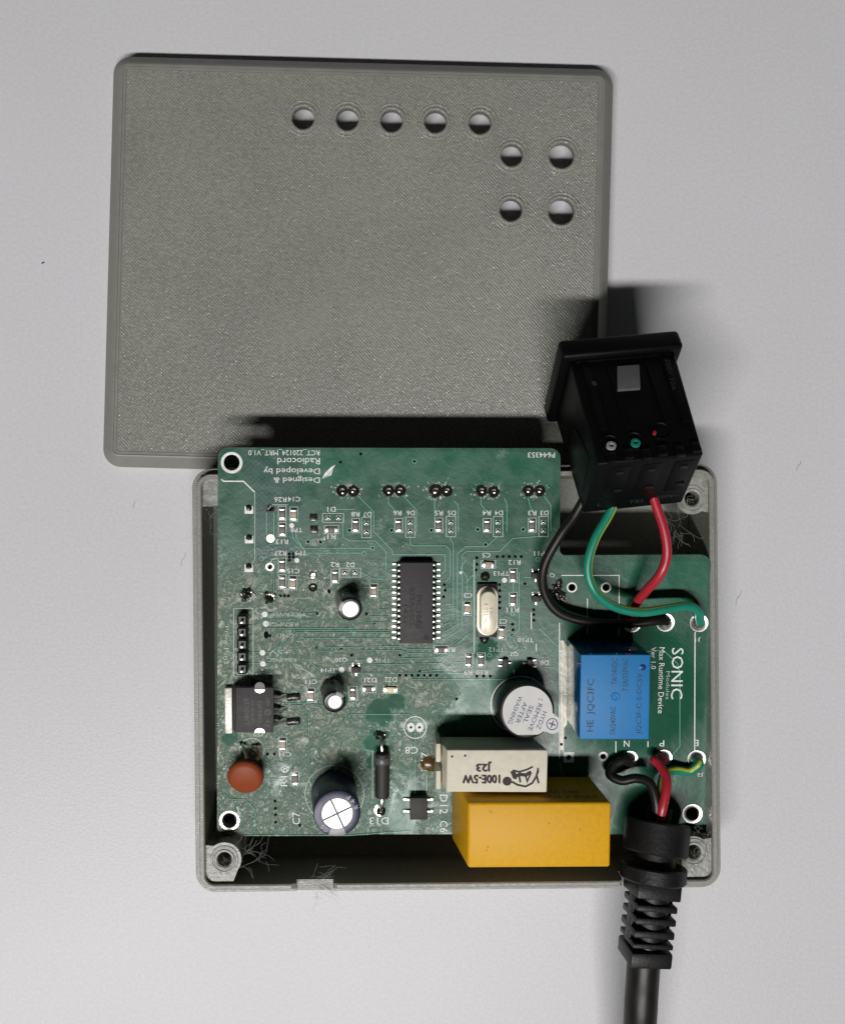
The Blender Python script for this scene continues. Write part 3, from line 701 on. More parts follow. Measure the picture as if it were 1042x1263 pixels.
for x, y in ((598, 711), (597, 787.5)):
    blob(x, y, 1.1, 1.0, M_DARKSOLD, 'burnt_joint', rough=.1); blob(x, y+.5, .5, 1.5, M_SOLD, rough=.1)

# ---- electrolytic capacitors (leaning as soldered)
def elcap(b_px, t_px, r, h, sleeve, alu, stripe_ang, big=False):
    b0 = B(*b_px); t0 = B(*t_px, h); ax = (t0-b0); ln = ax.length; ax.normalize()
    q = new(); lathe(q, [(0, 0), (r*.9, 0), (r, .25), (r, 1.0), (r*.965, 1.2), (r*.965, 1.5), (r, 1.7), (r, ln-.45), (r*.97, ln-.12), (r*.88, ln), (r*alu, ln-.05)], b0, ax, 48)
    a_ = (sleeve, M_STRIPE)
    o = build(q, 'electrolytic_capacitor', list(a_), board, 50)
    # the printed minus stripe: the sleeve faces round one bearing
    inv = Vector((0, 0, 1)).rotation_difference(ax).inverted(); org = OFF[o.name]
    for p in o.data.polygons:
        v = inv @ (p.center/S+org-b0)
        d = (math.degrees(math.atan2(v.y, v.x))-stripe_ang+180) % 360-180
        if abs(d) < 26 and v.xy.length > r*alu*1.02: p.material_index = 1
    q = new(); lathe(q, [(r*alu, ln-.06), (r*alu*.985, ln-.02), (0, ln-.02)], b0, ax, 40)
    tp_ = build(q, 'metal_top', M_ALU, o, 30)
    return o, b0, ax, ln
elcap((427.5, 738), (432.2, 751.5), 2.62, 7, M_SLBLK, .68, 160); elcap((409, 850), (413.2, 866), 2.5, 7, M_SLBLK, .61, 55)
o, b0, ax, ln = elcap((411.5, 978), (416, 1003.5), 5.05, 12.5, M_NAVY, .66, -90)
qq = Vector((0, 0, 1)).rotation_difference(ax)
def ontop(x, y, z=0): return b0+qq @ Vector((x, y, ln+z))
q = new()
for a in (24, 114):
    d = math.radians(a); 
    for sgn in (1,):
        p0 = ontop(-3.35*math.cos(d), -3.35*math.sin(d), .0); p1 = ontop(3.35*math.cos(d), 3.35*math.sin(d), .0)
        tube(q, [p0, p0.lerp(p1, .5)+Vector((0, 0, .02 if a == 24 else -.03)), p1], .17, 6)
build(q, 'vent_score', mat('score_groove', (.10, .10, .09), .6, .2), o)
q = new()
def arctext(s, a_start, step, r, h):
    for i, chx in enumerate(s):
        a = a_start+i*step; cx, cy = r*math.cos(math.radians(a)), r*math.sin(math.radians(a))
        text(q, chx, lambda dx, dy: ontop(cx+dx, cy+dy, .015), h, h*.8, 90-a-180 if step > 0 else 90-a)
arctext('R4F', 18, 19, 4.2, .95); arctext('SD', 221, 14, 4.2, .95)
build(q, 'sleeve_print', mat('sleeve_ink', (.5, .5, .55), .5), o, 0)

# ---- buzzer
b0 = B(641, 868); t0 = B(649.5, 876, 8.6); ax = (t0-b0); ln = ax.length; ax.normalize(); r = 6.05
q = new(); lathe(q, [(0, 0), (r*.97, 0), (r, .3), (r, ln-.5), (r*.96, ln-.12), (r*.9, ln), (0, ln)], b0, ax, 56)
bz = build(q, 'buzzer', M_BLACK, board, 40)
qq = Vector((0, 0, 1)).rotation_difference(ax)
sc_ = qq.inverted() @ (B(650.5, 877.5, 8.7)-b0)
tc_ = qq.inverted() @ (B(681, 893.5, 8.7)-b0)
q = new(); R1, R2 = 5.42, 1.95; P = []
va = math.atan2(tc_.y-sc_.y, tc_.x-sc_.x)
for k in range(41):
    a = va+.42+(2*math.pi-.84)*k/40
    x, y = sc_.x+R1*math.cos(a), sc_.y+R1*math.sin(a)
    P.append((x, max(y, sc_.y-4.95)))
for k in range(17):
    a = va-1.75+3.5*k/16; P.append((tc_.x+R2*math.cos(a), tc_.y+R2*math.sin(a)))
plate(q, P, [], ln+.02, ln+.12)
for v in q.verts: v.co = b0+qq @ v.co
st = build(q, 'paper_seal', M_STICK, bz, 30)
q = new()
def onb(px, py):
    p = qq.inverted() @ (B(px, py, 8.75)-b0)
    return lambda dx, dy: b0+qq @ Vector((p.x+dx, p.y+dy, ln+.14))
for s, x, y, wd in (('HYDZ', 668, 889, 24), ('REMOVE', 660, 885, 37), ('SEAL', 651.5, 882, 24), ('AFTER', 642.5, 879, 29), ('WASHING', 635, 876, 38)):
    x = 590+{'HYDZ': 672, 'REMOVE': 605, 'SEAL': 530, 'AFTER': 458, 'WASHING': 392}[s]/8.683
    y = 810+{'HYDZ': 680, 'REMOVE': 648, 'SEAL': 618, 'AFTER': 600, 'WASHING': 570}[s]/8.683
    text(q, s, onb(x, y), 5.6*MM*.97, wd*MM*.93, 113)
p = onb(680.6, 893)
c_ = [p(1.28*math.cos(2*math.pi*k/28), 1.28*math.sin(2*math.pi*k/28)) for k in range(28)]; d_ = [p(1.08*math.cos(2*math.pi*k/28), 1.08*math.sin(2*math.pi*k/28)) for k in range(28)]
bridge(q, [q.verts.new(v) for v in c_], [q.verts.new(v) for v in d_])
text(q, '+', p, 1.55, 1.55, 20)
for x, y in ((665.2, 862.5), (668.5, 863.5)):
    pp = onb(x, y); q.faces.new([q.verts.new(pp(.13*math.cos(k*.785), .16*math.sin(k*.785))) for k in range(8)])
build(q, 'seal_print', M_BINK, bz, 0)

# ---- relay
top = [(716, 807.5), (802, 807.5), (800, 912), (714.3, 912)]; base = [(699, 788), (781, 788), (781, 888), (699, 888)]
q = new(); RT = 15.3
hexa(q, [B(x, y, .1) for x, y in base], [B(x, y, RT) for x, y in top], .22)
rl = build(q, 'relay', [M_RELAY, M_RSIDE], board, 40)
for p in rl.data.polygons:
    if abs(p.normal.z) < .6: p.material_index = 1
q = new()
for s, x, y, h, wd in (('HE  JQC3FC', 730, 870, 11, 69), ('7A/240VAC', 755.5, 889, 7, 37), ('7A/14VDC', 757.5, 828, 7.5, 34), ('7.5A/250VAC', 770.5, 832, 7, 43), ('JQC3F-C-S-DC5V', 788.5, 868, 8.5, 80)):
    x = {'HE  JQC3FC': 729, '7A/240VAC': 755.5, '7A/14VDC': 757.5, '7.5A/250VAC': 770.8, 'JQC3F-C-S-DC5V': 788.5}[s]
    text(q, s, on(x, y, RT), h*.163, wd*.163, -90)
build(q, 'relay_print', M_RMARK, rl, 0)
q = new(); c = B(758.5, 859.5, RT); lathe(q, [(1.0, RT), (.95, RT+.1), (.7, RT+.13), (.62, RT+.03), (.3, RT+.03), (.2, RT+.1), (0, RT+.12)], (c.x, c.y, 0), seg=28)
build(q, 'moulding_mark', M_RELAY, rl, 60)
q = new(); c = B(792.3, 823, RT); lathe(q, [(.72, RT+.01), (.66, RT+.05), (.3, RT+.03), (.28, RT+.06), (0, RT+.06)], (c.x, c.y, 0), seg=24)
build(q, 'vent_dimple', M_RDEEP, rl, 60)

# ---- power resistor (cream block)
q = new(); rz = 11.5
tp4 = [B(x, y, rz) for x, y in ((551.5, 925), (676, 925), (674.5, 977.5), (550.5, 977))]
bt4 = [B(x, y, 1.6) for x, y in ((538.5, 908.5), (656, 908.5), (656, 958), (538.5, 958))]
hexa(q, bt4, tp4, .32); pr = build(q, 'power_resistor', M_CREAM, board, 40)
q = new()
for yy in (917, 950):
    c = B(540.5, yy+4, 5); box(q, (c.x-.2, c.y, 5.2), (1.1, 4.2, 7.6), bevel=.3)
build(q, 'end_lug', M_CREAM, pr)
q = new(); text(q, '100E-5W', on(593.5, 961, rz), 11*.165, 48*.165, 180); text(q, 'J23', on(596.5, 945.5, rz), 13*.165, 19*.165, 180)
for k_, (ox, oy) in enumerate(((.7, .5), (-.7, -.5), (.7, -.5))): text(q, '100E-5W', on(593.5+ox, 961+oy, rz+.004*(k_+1)), 11*.165, 48*.165, 180); text(q, 'J23', on(596.5+ox, 945.5+oy, rz+.004*(k_+1)), 13*.165, 19*.165, 180)
def inkline(pts, wd): strip(q, [B(x, y, rz).xy for x, y in pts], wd*.165, rz+.03+.004*random.random())
c = B(625.3, 963.5, rz); ring(q, (c.x, c.y), 6.0*.165, 0, rz+.02, 20)
inkline([(631, 951), (634, 958), (641, 955), (648, 956), (655, 952)], 4.5); inkline([(632, 950), (640, 952), (650, 949), (657, 945.5)], 2.4)
inkline([(631, 964), (638, 968), (648, 970), (656, 966), (661, 958)], 2.6); inkline([(640, 956), (641.5, 965)], 2.6); inkline([(648, 956), (650, 964), (654, 954)], 2.6)
inkline([(661, 958), (663.5, 947)], 2.2); inkline([(664, 950), (661.5, 956), (664, 966)], 2.6); inkline([(634, 951), (636, 961)], 3.2)
for x, y, a in ((557.5, 933, 1.6), (573.5, 932, 1.6)):
    c = B(x, y, rz); ring(q, (c.x, c.y), a*.165, 0, rz+.03, 10)
build(q, 'ink_print', M_INK, pr, 0)

# ---- yellow film capacitor, overhanging the board edge
q = new(); yz = 14.5
tp4 = [B(x, y, yz) for x, y in ((577.5, 990.5), (754, 990), (752.5, 1070), (577, 1071))]
bt4 = [B(x, y, 1.0) for x, y in ((557, 957), (727, 957), (727, 1032), (557, 1034))]
hexa(q, bt4, tp4, .6); yc = build(q, 'film_capacitor', M_YEL, board, 40)
q = new()
c0 = [bt4[0].lerp(tp4[0], .72), bt4[1].lerp(tp4[1], .72)]
ex_ = (c0[1]-c0[0]).normalized(); up_ = (tp4[0]-bt4[0]).normalized(); nrm = Vector((0, 1, 0))*.05
for s, f_, h_, wd in (('0.47uF K 275V~', .62, 1.1, 13), ('MKP X2', .62, 1.1, 6)):
    o_ = bt4[0].lerp(tp4[0], .80 if s[0] == '0' else .62).lerp(bt4[1].lerp(tp4[1], .80 if s[0] == '0' else .62), f_+.1)
    text(q, s, lambda dx, dy: o_-ex_*dx+up_*dy+nrm+Vector((0, .12, 0)), h_, wd)
build(q, 'side_print', mat('faded_ink', (.16, .08, .015), .7), yc, 0)
q = new()
for x, y, l in ((604, 1002, 3), (607, 1003, 2), (601, 1046, 3), (600, 1050, 2.5), (676, 1017, 3), (715, 1025, 4)):
    c = B(x, y, yz); strip(q, [(c.x, c.y), (c.x+random.uniform(-.3, .3), c.y+l*.16)], .18, yz+.02)
build(q, 'scuffs', mat('scuff', (.30, .17, .03), .7), yc, 0, 'stuff')

# ---- voltage regulator
q = new(); Z0 = 4.4
a = [B(x, y, Z0) for x, y in ((291, 848), (338, 848), (337.5, 903.5), (290.5, 903.5))]
b_ = [B(x, y, .9) for x, y in ((287, 845), (336, 845), (336, 900), (287, 900))]
hexa(q, b_, a, .12); vr = build(q, 'voltage_regulator', M_EPOXY, board, 40)
q = new(); c = B(283, 874.5, 0); box(q, (c.x, c.y, .75), (9*MM, 58*MM, 1.3), bevel=.12); build(q, 'heat_tab', mat('dull_tin', (.60, .58, .52), .45, .4, var=.15, bump=.3), vr)
for y, a0_ in ((850.5, 0), (903.5, 0)):
    q = new(); c = B(320.5, y, Z0); up1 = y < 870
    P = [(c.x+1.05*math.cos(math.pi*k/12), c.y+(.75 if up1 else .95)*math.sin(math.pi*k/12)*(-1 if up1 else 1)) for k in range(13)]
    plate(q, P, [], Z0-.5, Z0+.03); build(q, 'tab_notch', M_TIN, vr, 40)
q = new(); c = B(320.5, 847.5, Z0); lathe(q, [(1.1, Z0-.4), (1.12, Z0+.015), (0, Z0+.02)], (c.x, c.y, 0), seg=20); build(q, 'notch_dark_disc', M_BLACK, vr, 40)  # black disc standing in for the dark hole at the upper notch
for y, lng in ((862.5, 0), (878.5, 0), (892.5, 0)):
    q = new(); p = B(337, y, 2.2); e_ = B(353, y, .1)
    tube(q, [p, Vector((p.x+.9, p.y, 2.1)), Vector((p.x+1.5, p.y, 1.2)), Vector((p.x+2.0, p.y, .3)), Vector((p.x+2.8, p.y, .2))], [.55, .55, .55, .6, .7], 8); build(q, 'lead', M_TIN, vr)
    if y != 878.5:
        q = new(); c = B(362, y-3, 0); box(q, (c.x, c.y, .35), (17*MM, 8*MM, .8), bevel=.3, rot=.1); build(q, 'burnt_joint', M_DARKSOLD, board)
q = new()
for s, x, y, h, wd in (('L7805C2T', 304.5, 877, 5.5, 34), ('GK0VW VY', 312, 878, 4.5, 31), ('CHN-313', 320.5, 878, 5, 28)): text(q, s, on(x, y, Z0), h*.172, wd*.172, -90)
c = B(330.5, 878.5, Z0); ring(q, (c.x, c.y), .72, .55, Z0+.02, 20); text(q, 'e3', on(330.5, 878.5, Z0), .6, .7, -90); text(q, 'HBY', on(331, 865, Z0), .8, 1.8, -90); text(q, 'ST', on(331, 892, Z0), 1.0, 1.8, -70)
build(q, 'laser_marking', M_MARK, vr, 0)

# ---- ceramic disc capacitor
b0 = B(309, 945, 1.2); t0 = B(303, 957.5, 3.2); q = new()
lathe(q, [(0, -1.35), (2.6, -1.25), (3.6, -.9), (4.0, -.3), (4.02, .2), (3.75, .8), (2.9, 1.15), (0, 1.4)], t0, (-.02, -.25, 1), 44)
dc = build(q, 'disc_capacitor', M_BROWN, board, 60)
for pts in ([(298.5, 917, 0), (300, 921, 1.2), (303, 928, 2.2), (305, 936, 3.2)], [(313, 920, 0), (317, 923, 1.5), (320, 931, 2.4), (317, 937, 3.2)]):
    q = new(); tube(q, spline([B(*p) for p in pts], 6), .36, 8); build(q, 'wire_lead', M_COPPER if pts[0][0] > 300 else M_TIN, dc)
    blob(pts[0][0], pts[0][1], .6, .7, M_DARKSOLD, 'burnt_joint', rough=.12)

# ---- pin header
hd = None
for k in range(5):
    c = B(300.5, 762+k*14.9); q = new(); box(q, (c.x, c.y, 1.25), (2.35, 2.45, 2.4), bevel=.42, seg=1)
    if hd is None: hd = build(q, 'pin_header', M_BLACK, board, 20)
    else: build(q, 'header_block', M_BLACK, hd, 20)
    q = new(); box(q, (c.x, c.y-.2, 2.9), (.62, .62, 1.6), bevel=.12); build(q, 'header_pin', M_TIN, hd)

# ---- axial diode
q = new(); b0, t0 = B(471.5, 928.5, 1.9), B(471.3, 983, 1.9); ax = t0-b0; ln = ax.length
lathe(q, [(0, 0), (1.45, 0), (1.62, .2), (1.62, ln-.2), (1.45, ln), (0, ln)], b0, ax, 32); dd = build(q, 'diode', M_EPOXY, board, 40)
q = new(); lathe(q, [(1.625, .9), (1.65, .95), (1.65, 2.3), (1.625, 2.35)], b0, ax, 32); build(q, 'cathode_band', M_GLASSB, dd)
for pts in ([(471.5, 930, 1.9), (470.5, 920, 2.0), (469.5, 911, 1.3), (469, 907, .1)], [(471.3, 981, 1.9), (470.8, 990, 2.0), (470.3, 997, 1.5), (470, 1000, .1)]):
    q = new(); tube(q, spline([B(*p) for p in pts], 6), .36, 10); build(q, 'wire_lead', M_TIN, dd)
blob(469.5, 907, 1.25, .9, M_DARKSOLD, 'burnt_joint'); blob(464, 905.5, .6, .7, M_SOLD); blob(475, 905.5, .6, .7, M_SOLD); blob(470, 1000, 1.1, 1.0, M_DARKSOLD, 'burnt_joint', rough=.08)
q = new(); c = B(470, 999); ring(q, (c.x, c.y), 1.5, .9, .07, 20, 2.2, 4.6); build(q, 'solder_pad', M_TIN, board, 0)

# ---- bridge rectifier
q = new(); c = B(516, 992.5); box(q, (c.x, c.y, 1.3), (21.5*MM, 28*MM, 2.3), bevel=.15); br = build(q, 'bridge_rectifier', M_EPOXY, board)
for sx in (-1, 1):
    for y in (985.5, 1000):
        q = new(); p = B(516, y); box(q, (p.x+sx*2.25, p.y, .3), (1.0, .75, .5), bevel=.12); box(q, (p.x+sx*3.0, p.y, .2), (.9, .9, .32), bevel=.14); build(q, 'lead', M_TIN, br)

# ---- plated holes, pads and joints
for x, y, r1, r0 in ((286, 570.5, 13.5, 9.8), (283.3, 1012, 13, 9.2), (853.5, 1003.5, 13, 8.5)):
    q = new(); c = B(x, y); lathe(q, [(r0*MM, -.4), (r0*MM, .08), (r0*MM+.1, .13), (r1*MM-.1, .13), (r1*MM, 0)], (c.x, c.y, 0), seg=40)
    build(q, 'mounting_ring', M_SILK if y < 600 else M_TIN, board, 30)
for x, y, r1, r0 in ((705, 724.5, 6.4, 4.6), (747, 724.5, 6.4, 4.6), (743.5, 933, 6.2, 3.6)):
    q = new(); c = B(x, y); lathe(q, [(r0*MM, -.4), (r0*MM, .08), (r1*MM, .08), (r1*MM+.02, 0)], (c.x, c.y, 0), seg=28); build(q, 'pad_ring', M_SILK, board, 30)
q = new(); c = B(701, 934); s2 = 6.6*MM; plate(q, [(c.x-s2, c.y-s2), (c.x+s2, c.y-s2), (c.x+s2, c.y+s2), (c.x-s2, c.y+s2)], [circ((c.x, c.y), 3.2*MM, 16)], .02, .09); build(q, 'square_pad', M_SILK, board, 30)
for x in (506.8, 517.3):
    q = new(); c = B(x, 897); plate(q, [(c.x+.85*math.cos(k*.3142), c.y+1.1*math.sin(k*.3142)) for k in range(20)], [circ((c.x, c.y), .3, 12)], .02, .08); build(q, 'oval_pad', M_SILK, board, 30)
    q = new(); ring(q, (c.x, c.y), .3, 0, .03, 12); build(q, 'pad_hole', M_VIA, board, 0)
WP = [(779, 769, 11.5), (820, 767.5, 12), (861.5, 768, 12), (776, 936, 11), (818, 934.5, 11), (858.5, 936, 12)]
for x, y, r in WP:
    q = new(); c = B(x, y); r *= MM
    lathe(q, [(0, 1.0), (r*.3, .85), (r*.5, .4), (r*.68, .12), (r*.8, .2), (r*.95, .2), (r, 0)], (c.x, c.y, 0), seg=36); build(q, 'wire_pad', M_TIN, board, 40)
LEDJ = [(422, 605.5), (436, 605.7), (479, 605.3), (493.4, 605), (537, 605.6), (551, 605.8), (593.6, 605.6), (608.5, 606.8), (651, 605.6), (665, 605.4)]
jm = new(); lathe(jm, [(1.2, .0), (1.12, .3), (.85, .42), (.55, .15), (0, .1)], seg=20); jm = mesh(jm, 'lamp_joint', M_DARKSOLD)
pm_ = new(); lathe(pm_, [(.3, 0), (.26, .5), (0, .62)], seg=10); pm_ = mesh(pm_, 'lead_stub', M_SOLD)
for i, (x, y) in enumerate(LEDJ):
    o = put('lamp_joint', jm, board, B(x, y)); o.scale = (1.1, 1.1, 1) if i != 4 else (1.3, 1.3, 1)
    put('lead_stub', pm_, o, B(x+random.uniform(-1, 1), y+random.uniform(0, 2))+Vector((0, 0, .06)))
for x, y in ((386.7, 638.6), (387.5, 653)):
    q = new(); c = B(x, y); box(q, (c.x, c.y, .12), (1.7, 1.7, .3), bevel=.12); build(q, 'burnt_pad', M_DARKSOLD, board)
for x, y in ((307.2, 627.5), (307.5, 664), (307, 699.5)):
    q = new(); c = B(x, y); box(q, (c.x, c.y-.25, .05), (1.9, 1.7, .12), bevel=.04); build(q, 'square_pad', M_SILK, board)
    blob(x, y-1, .75, .5, M_DARKSOLD, 'burnt_joint', rough=.1); blob(x, y+.5, .38, .75, M_SOLD, rough=.1)
for x, y, m in ((333.5, 627, M_DARKSOLD), (334, 664, M_TIN), (333, 699, M_TIN)):
    q = new(); c = B(x, y); lathe(q, [(0, .05), (.55, .05), (.62, .16), (.9, .16), (.98, 0)], (c.x, c.y, 0), seg=20); build(q, 'plated_hole', m, board)
    q = new(); ring(q, (c.x, c.y), .55, 0, .075, 14); build(q, 'hole_core', M_COPPER if y == 664 else M_VIA, board, 0)
for x, y in ((386.5, 710), (386, 724.5)):
    q = new(); c = B(x, y); lathe(q, [(0, .12), (.5, .15), (.7, .4), (.9, .3), (1.0, 0)], (c.x, c.y, 0), seg=18); build(q, 'old_joint', M_SOLD if y < 720 else M_DARKSOLD, board)
for x, y in ((306, 733), (333, 738)):
    for k in range(9):
        a = k*.7; rr_ = random.uniform(2.5, 9)
        blob(x+rr_*math.cos(a), y+rr_*.8*math.sin(a), random.uniform(.35, .75), random.uniform(.3, .8), random.choice((M_SOLD, M_SOLD, M_DARKSOLD)), 'solder_spatter', rough=.25, n=1)
    blob(x, y, .9, 1.1, M_DARKSOLD, 'burnt_joint')
for k in range(14):
    blob(688+random.gauss(0, 4), 727+random.gauss(0, 7), random.uniform(.3, .9), random.uniform(.2, .6), M_DARKSOLD, 'charred_spot', rough=.3, n=1)
blob(316, 843, 1.2, 1.0, M_DARKSOLD, 'burnt_joint'); blob(530, 943, 2.0, .5, mat('amber_flux', (.10, .055, .01), .25), 'amber_blob', rough=.15)
# flux flakes: countless crumbs round the hand-soldered joints
bm = new()
def crumbs(x, y, n, sp, r0=.08, r1=.3, lo=0):
    for _ in range(n):
        a = random.uniform(0, 6.28); d = lo+abs(random.gauss(0, sp)); c_ = B(x+d*math.cos(a), y+d*.8*math.sin(a)); r_ = random.uniform(r0, r1); k0 = random.uniform(0, 6)
        top_ = bm.verts.new((c_.x, c_.y, random.uniform(.05, .18)))
        vs_ = [bm.verts.new((c_.x+r_*random.uniform(.5, 1.3)*math.cos(k0+k*1.257), c_.y+r_*random.uniform(.5, 1.3)*math.sin(k0+k*1.257), .012)) for k in range(5)]
        for k in range(5): bm.faces.new((top_, vs_[k], vs_[(k+1) % 5]))
for i, (x, y) in enumerate(LEDJ): crumbs(x, y, 26 if i != 4 else 60, 4 if i != 4 else 6, lo=7)
for x, y, n, sp in ((306, 735, 40, 9), (333, 738, 40, 8), (318, 838, 70, 8), (300, 830, 40, 9), (352, 872, 40, 6), (345, 890, 20, 6), (387, 717, 60, 9), (469, 905, 30, 8), (306, 925, 40, 12), (400, 665, 40, 18), (540, 940, 20, 8), (316, 760, 50, 7), (300, 840, 30, 10)):
    crumbs(x, y, n, sp)
for _ in range(420): 
    crumbs(random.uniform(275, 520), random.uniform(700, 1010), 1, 3, .05, .16)
build(bm, 'flux_crumbs', M_FLUX, board, 0, 'stuff')
build(SB, 'silkscreen', M_SILK, board, 0, 'stuff'); build(SF, 'worn_silkscreen', M_SILKF, board, 0, 'stuff')

# ================================================================== panel socket
PITCH, YAW = math.radians(35), math.radians(9.5)
ex = Vector((math.cos(YAW), math.sin(YAW), 0)); a0 = Vector((math.sin(YAW), -math.cos(YAW), 0))
ax_ = a0*math.cos(PITCH)+Vector((0, 0, math.sin(PITCH))); nw = ex.cross(-ax_)
ROLL = math.radians(7); ex, nw = ex*math.cos(ROLL)-nw*math.sin(ROLL), nw*math.cos(ROLL)+ex*math.sin(ROLL)
SO = W(688.5, 419, 28.8)
MS = Matrix(((ex.x, -ax_.x, nw.x, SO.x), (ex.y, -ax_.y, nw.y, SO.y), (ex.z, -ax_.z, nw.z, SO.z), (0, 0, 0, 1)))
sock = root('panel_socket', 'black plastic panel power socket tipped up against the case, three wires leaving its back', 'socket', (SO.x, SO.y, SO.z), MS.to_euler())
def sk(px, py, wz=0.0):
    """photo pixel -> point of the socket's top face"""
    I = MS.inverted(); c = I @ Vector((0, 0, CH)); d = I @ W(px, py, 0)-c; return c+d*((wz-c.z)/d.z)
q = new(); box(q, (13.1, -2.4, -11.6), (26.4, 4.8, 23.4), bevel=.9, seg=3); fl = build(q, 'face_flange', M_SOCK, sock, 40)
q = new(); x0, x1, y0, y1 = 1.6, 24.6, -4.0, -31.0
hexa(q, [(x0, y0, -21.5), (x1, y0, -21.5), (x1-1.5, y1, -20.5), (x0-.3, y1, -20.5)], [(x0, y0, -1.6), (x1, y0, -1.6), (x1-1.5, y1, -2.4), (x0-.3, y1, -2.4)], .5)
bd = build(q, 'socket_body', M_SOCK, sock, 40)
for cx, w_ in ((4.4, 1.6), (9.2, .5), (17.6, .5), (21.8, 1.6)):
    q = new(); box(q, (cx, -14, -1.75), (w_, 18.5, .8), bevel=.12); build(q, 'moulded_rib', M_SOCK, bd)
q = new(); box(q, (13.1, -4.8, -1.9), (20.5, 1.4, 1.2), bevel=.2); build(q, 'moulded_rib', M_SOCK, bd)
p0 = [sk(*p, -1.2) for p in ((761, 451.5), (788, 449.5), (789.5, 478.5), (761.5, 480.5))]
q = new(); hexa(q, [p-Vector((0, 0, .9)) for p in p0], p0, .05); build(q, 'grey_sticker', M_LABELG, sock)
for (px, py), m, nm in (((753.5, 549), M_STRIPE, 'wire_end'), ((783.5, 545.5), M_GRN, 'wire_end'), ((816, 533), M_RED, 'wire_end')):
    c = sk(px, py, -1.6); q = new()
    lathe(q, [(2.15, -2.9), (2.15, -1.9), (2.0, -1.82), (1.9, -1.95), (1.85, -2.6), (0, -2.65)], (c.x, c.y+.6, 0), seg=30); sl_ = build(q, 'terminal_port', M_SOCK, sock, 40)
    q = new(); lathe(q, [(1.0, -2.4), (.98, -1.5), (.5, -1.45), (.42, -2.1), (0, -2.1)] if m is not M_RED else [(.35, -2.4), (.35, -1.2), (0, -1.15)], (c.x-(1.6 if m is M_RED else 0), c.y-.1, 0), seg=20)
    build(q, nm, m, sl_, 40)
# steps and clips along the terminal edge and the end face
random.seed(11)
for k in range(6):
    q = new(); box(q, (4.2+k*3.5, -30.1+(k % 2)*.5, -2.1), (1.9, 2.2, 1.3), bevel=.18); build(q, 'terminal_step', M_SOCK, bd)
for k in range(3):
    q = new(); cx = 6.3+k*6.7; box(q, (cx, -30.65, -9.5), (4.4, 1.0, 11), bevel=.3); tpp = build(q, 'terminal_cover', M_SOCK, bd)
    q = new(); box(q, (cx, -31.2, -6.0), (1.6, .5, 1.0), bevel=.15); box(q, (cx+1.0, -31.2, -12.4), (1.8, .5, .8), bevel=.15); build(q, 'cover_catch', M_RUB, tpp)
def ons(x, y): return lambda dx, dy: Vector((x+dx, y+dy, -1.33))
def one(x, z): return lambda dx, dy: Vector((x+dx, -31.06, z+dy))
for t_, pl, h_, w_, an in (('1', ons(5.2, -11.5), 1.2, .9, -10), ('250V 10A', ons(21.8, -11), 1.0, 8.5, 96), ('T85', one(12.4, -17.8), 1.3, 3.2, 0), ('250V~', one(19.0, -17.0), 1.2, 5.0, 0), ('L', one(4.4, -17.6), 1.2, .8, 0)):
    q = new(); text(q, t_, pl, h_, w_, an); o = build(q, 'moulded_lettering', mat('raised_plastic', (.03, .03, .032), .45), bd, 0); o['kind'] = 'stuff'
# side latch (left), a lighter worn facet
q = new(); hexa(q, [(1.2, -16, -17), (1.9, -16, -17), (1.9, -28, -17), (1.2, -28, -17)], [(.7, -17, -9), (1.9, -17, -9), (1.9, -27, -6), (1.2, -27, -6)], .2)
build(q, 'side_latch', M_SOCK, sock, 40)

# ================================================================== loose wires
def wire(name, label, col, pts, r, m, stripe=None):
    o_ = root(name, label, 'wire', pts[0])
    P = spline([Vector(p)-Vector(pts[0]) for p in pts], 12); q = new()
    if stripe: tube(q, P, r, 18, (lambda k: 1 if k in stripe[1] else 0), twist=stripe[2]); build(q, 'insulation', [m, stripe[0]], o_, 50)
    else: tube(q, P, r, 16); build(q, 'insulation', m, o_, 50)
    d_ = (P[-1]-P[-3]).normalized(); q = new(); tube(q, [P[-1]-d_*.3, P[-1]+d_*.9], r*.62, 10); build(q, 'bare_end', M_COPPER, o_)
    return o_
def bz_(px, py, up): return BM @ B(px, py, up)
def socket_end(u, wv): return MS @ Vector((u, -30.4, wv))
wire('black_wire', 'black wire looping left from the black socket down to the middle upper pad', 'wire', [W(722, 612, 29), W(708, 636, 28), W(690, 661, 27.5), W(671, 698, 25.5), W(671, 730, 23.5), W(690, 756, 22.3), W(730, 767.5, 21.6), W(780, 768.5, 21.2), W(806, 766, 21), bz_(819, 766, 1.5), bz_(821, 768, .2)], 1.02, M_BLKW)
wire('green_yellow_wire', 'green wire with a yellow stripe curving from the black socket to the right upper pad', 'wire', [W(760, 612, 29.5), W(751, 634, 29), W(733, 666, 28.8), W(724.5, 700, 28.2), W(733, 729, 27.5), W(757, 748, 26), W(790, 755, 25), W(825, 750.5, 24), W(848, 747.5, 23), W(861, 754, 21.5), bz_(862.5, 763, 1.2), bz_(862.5, 768, .2)], 1.0, M_GRN, (M_YLW, (8, 9, 10, 11), -1.0))
wire('red_wire', 'red wire bending from the black socket down to the left upper pad', 'wire', [W(803, 606, 30), W(810, 627, 30), W(819, 655, 30), W(822, 684, 29.5), W(814, 708, 28.5), W(797, 728, 25.5), W(784, 744, 22.5), bz_(780, 756, 1.6), bz_(779, 767, .2)], 1.04, M_RED)

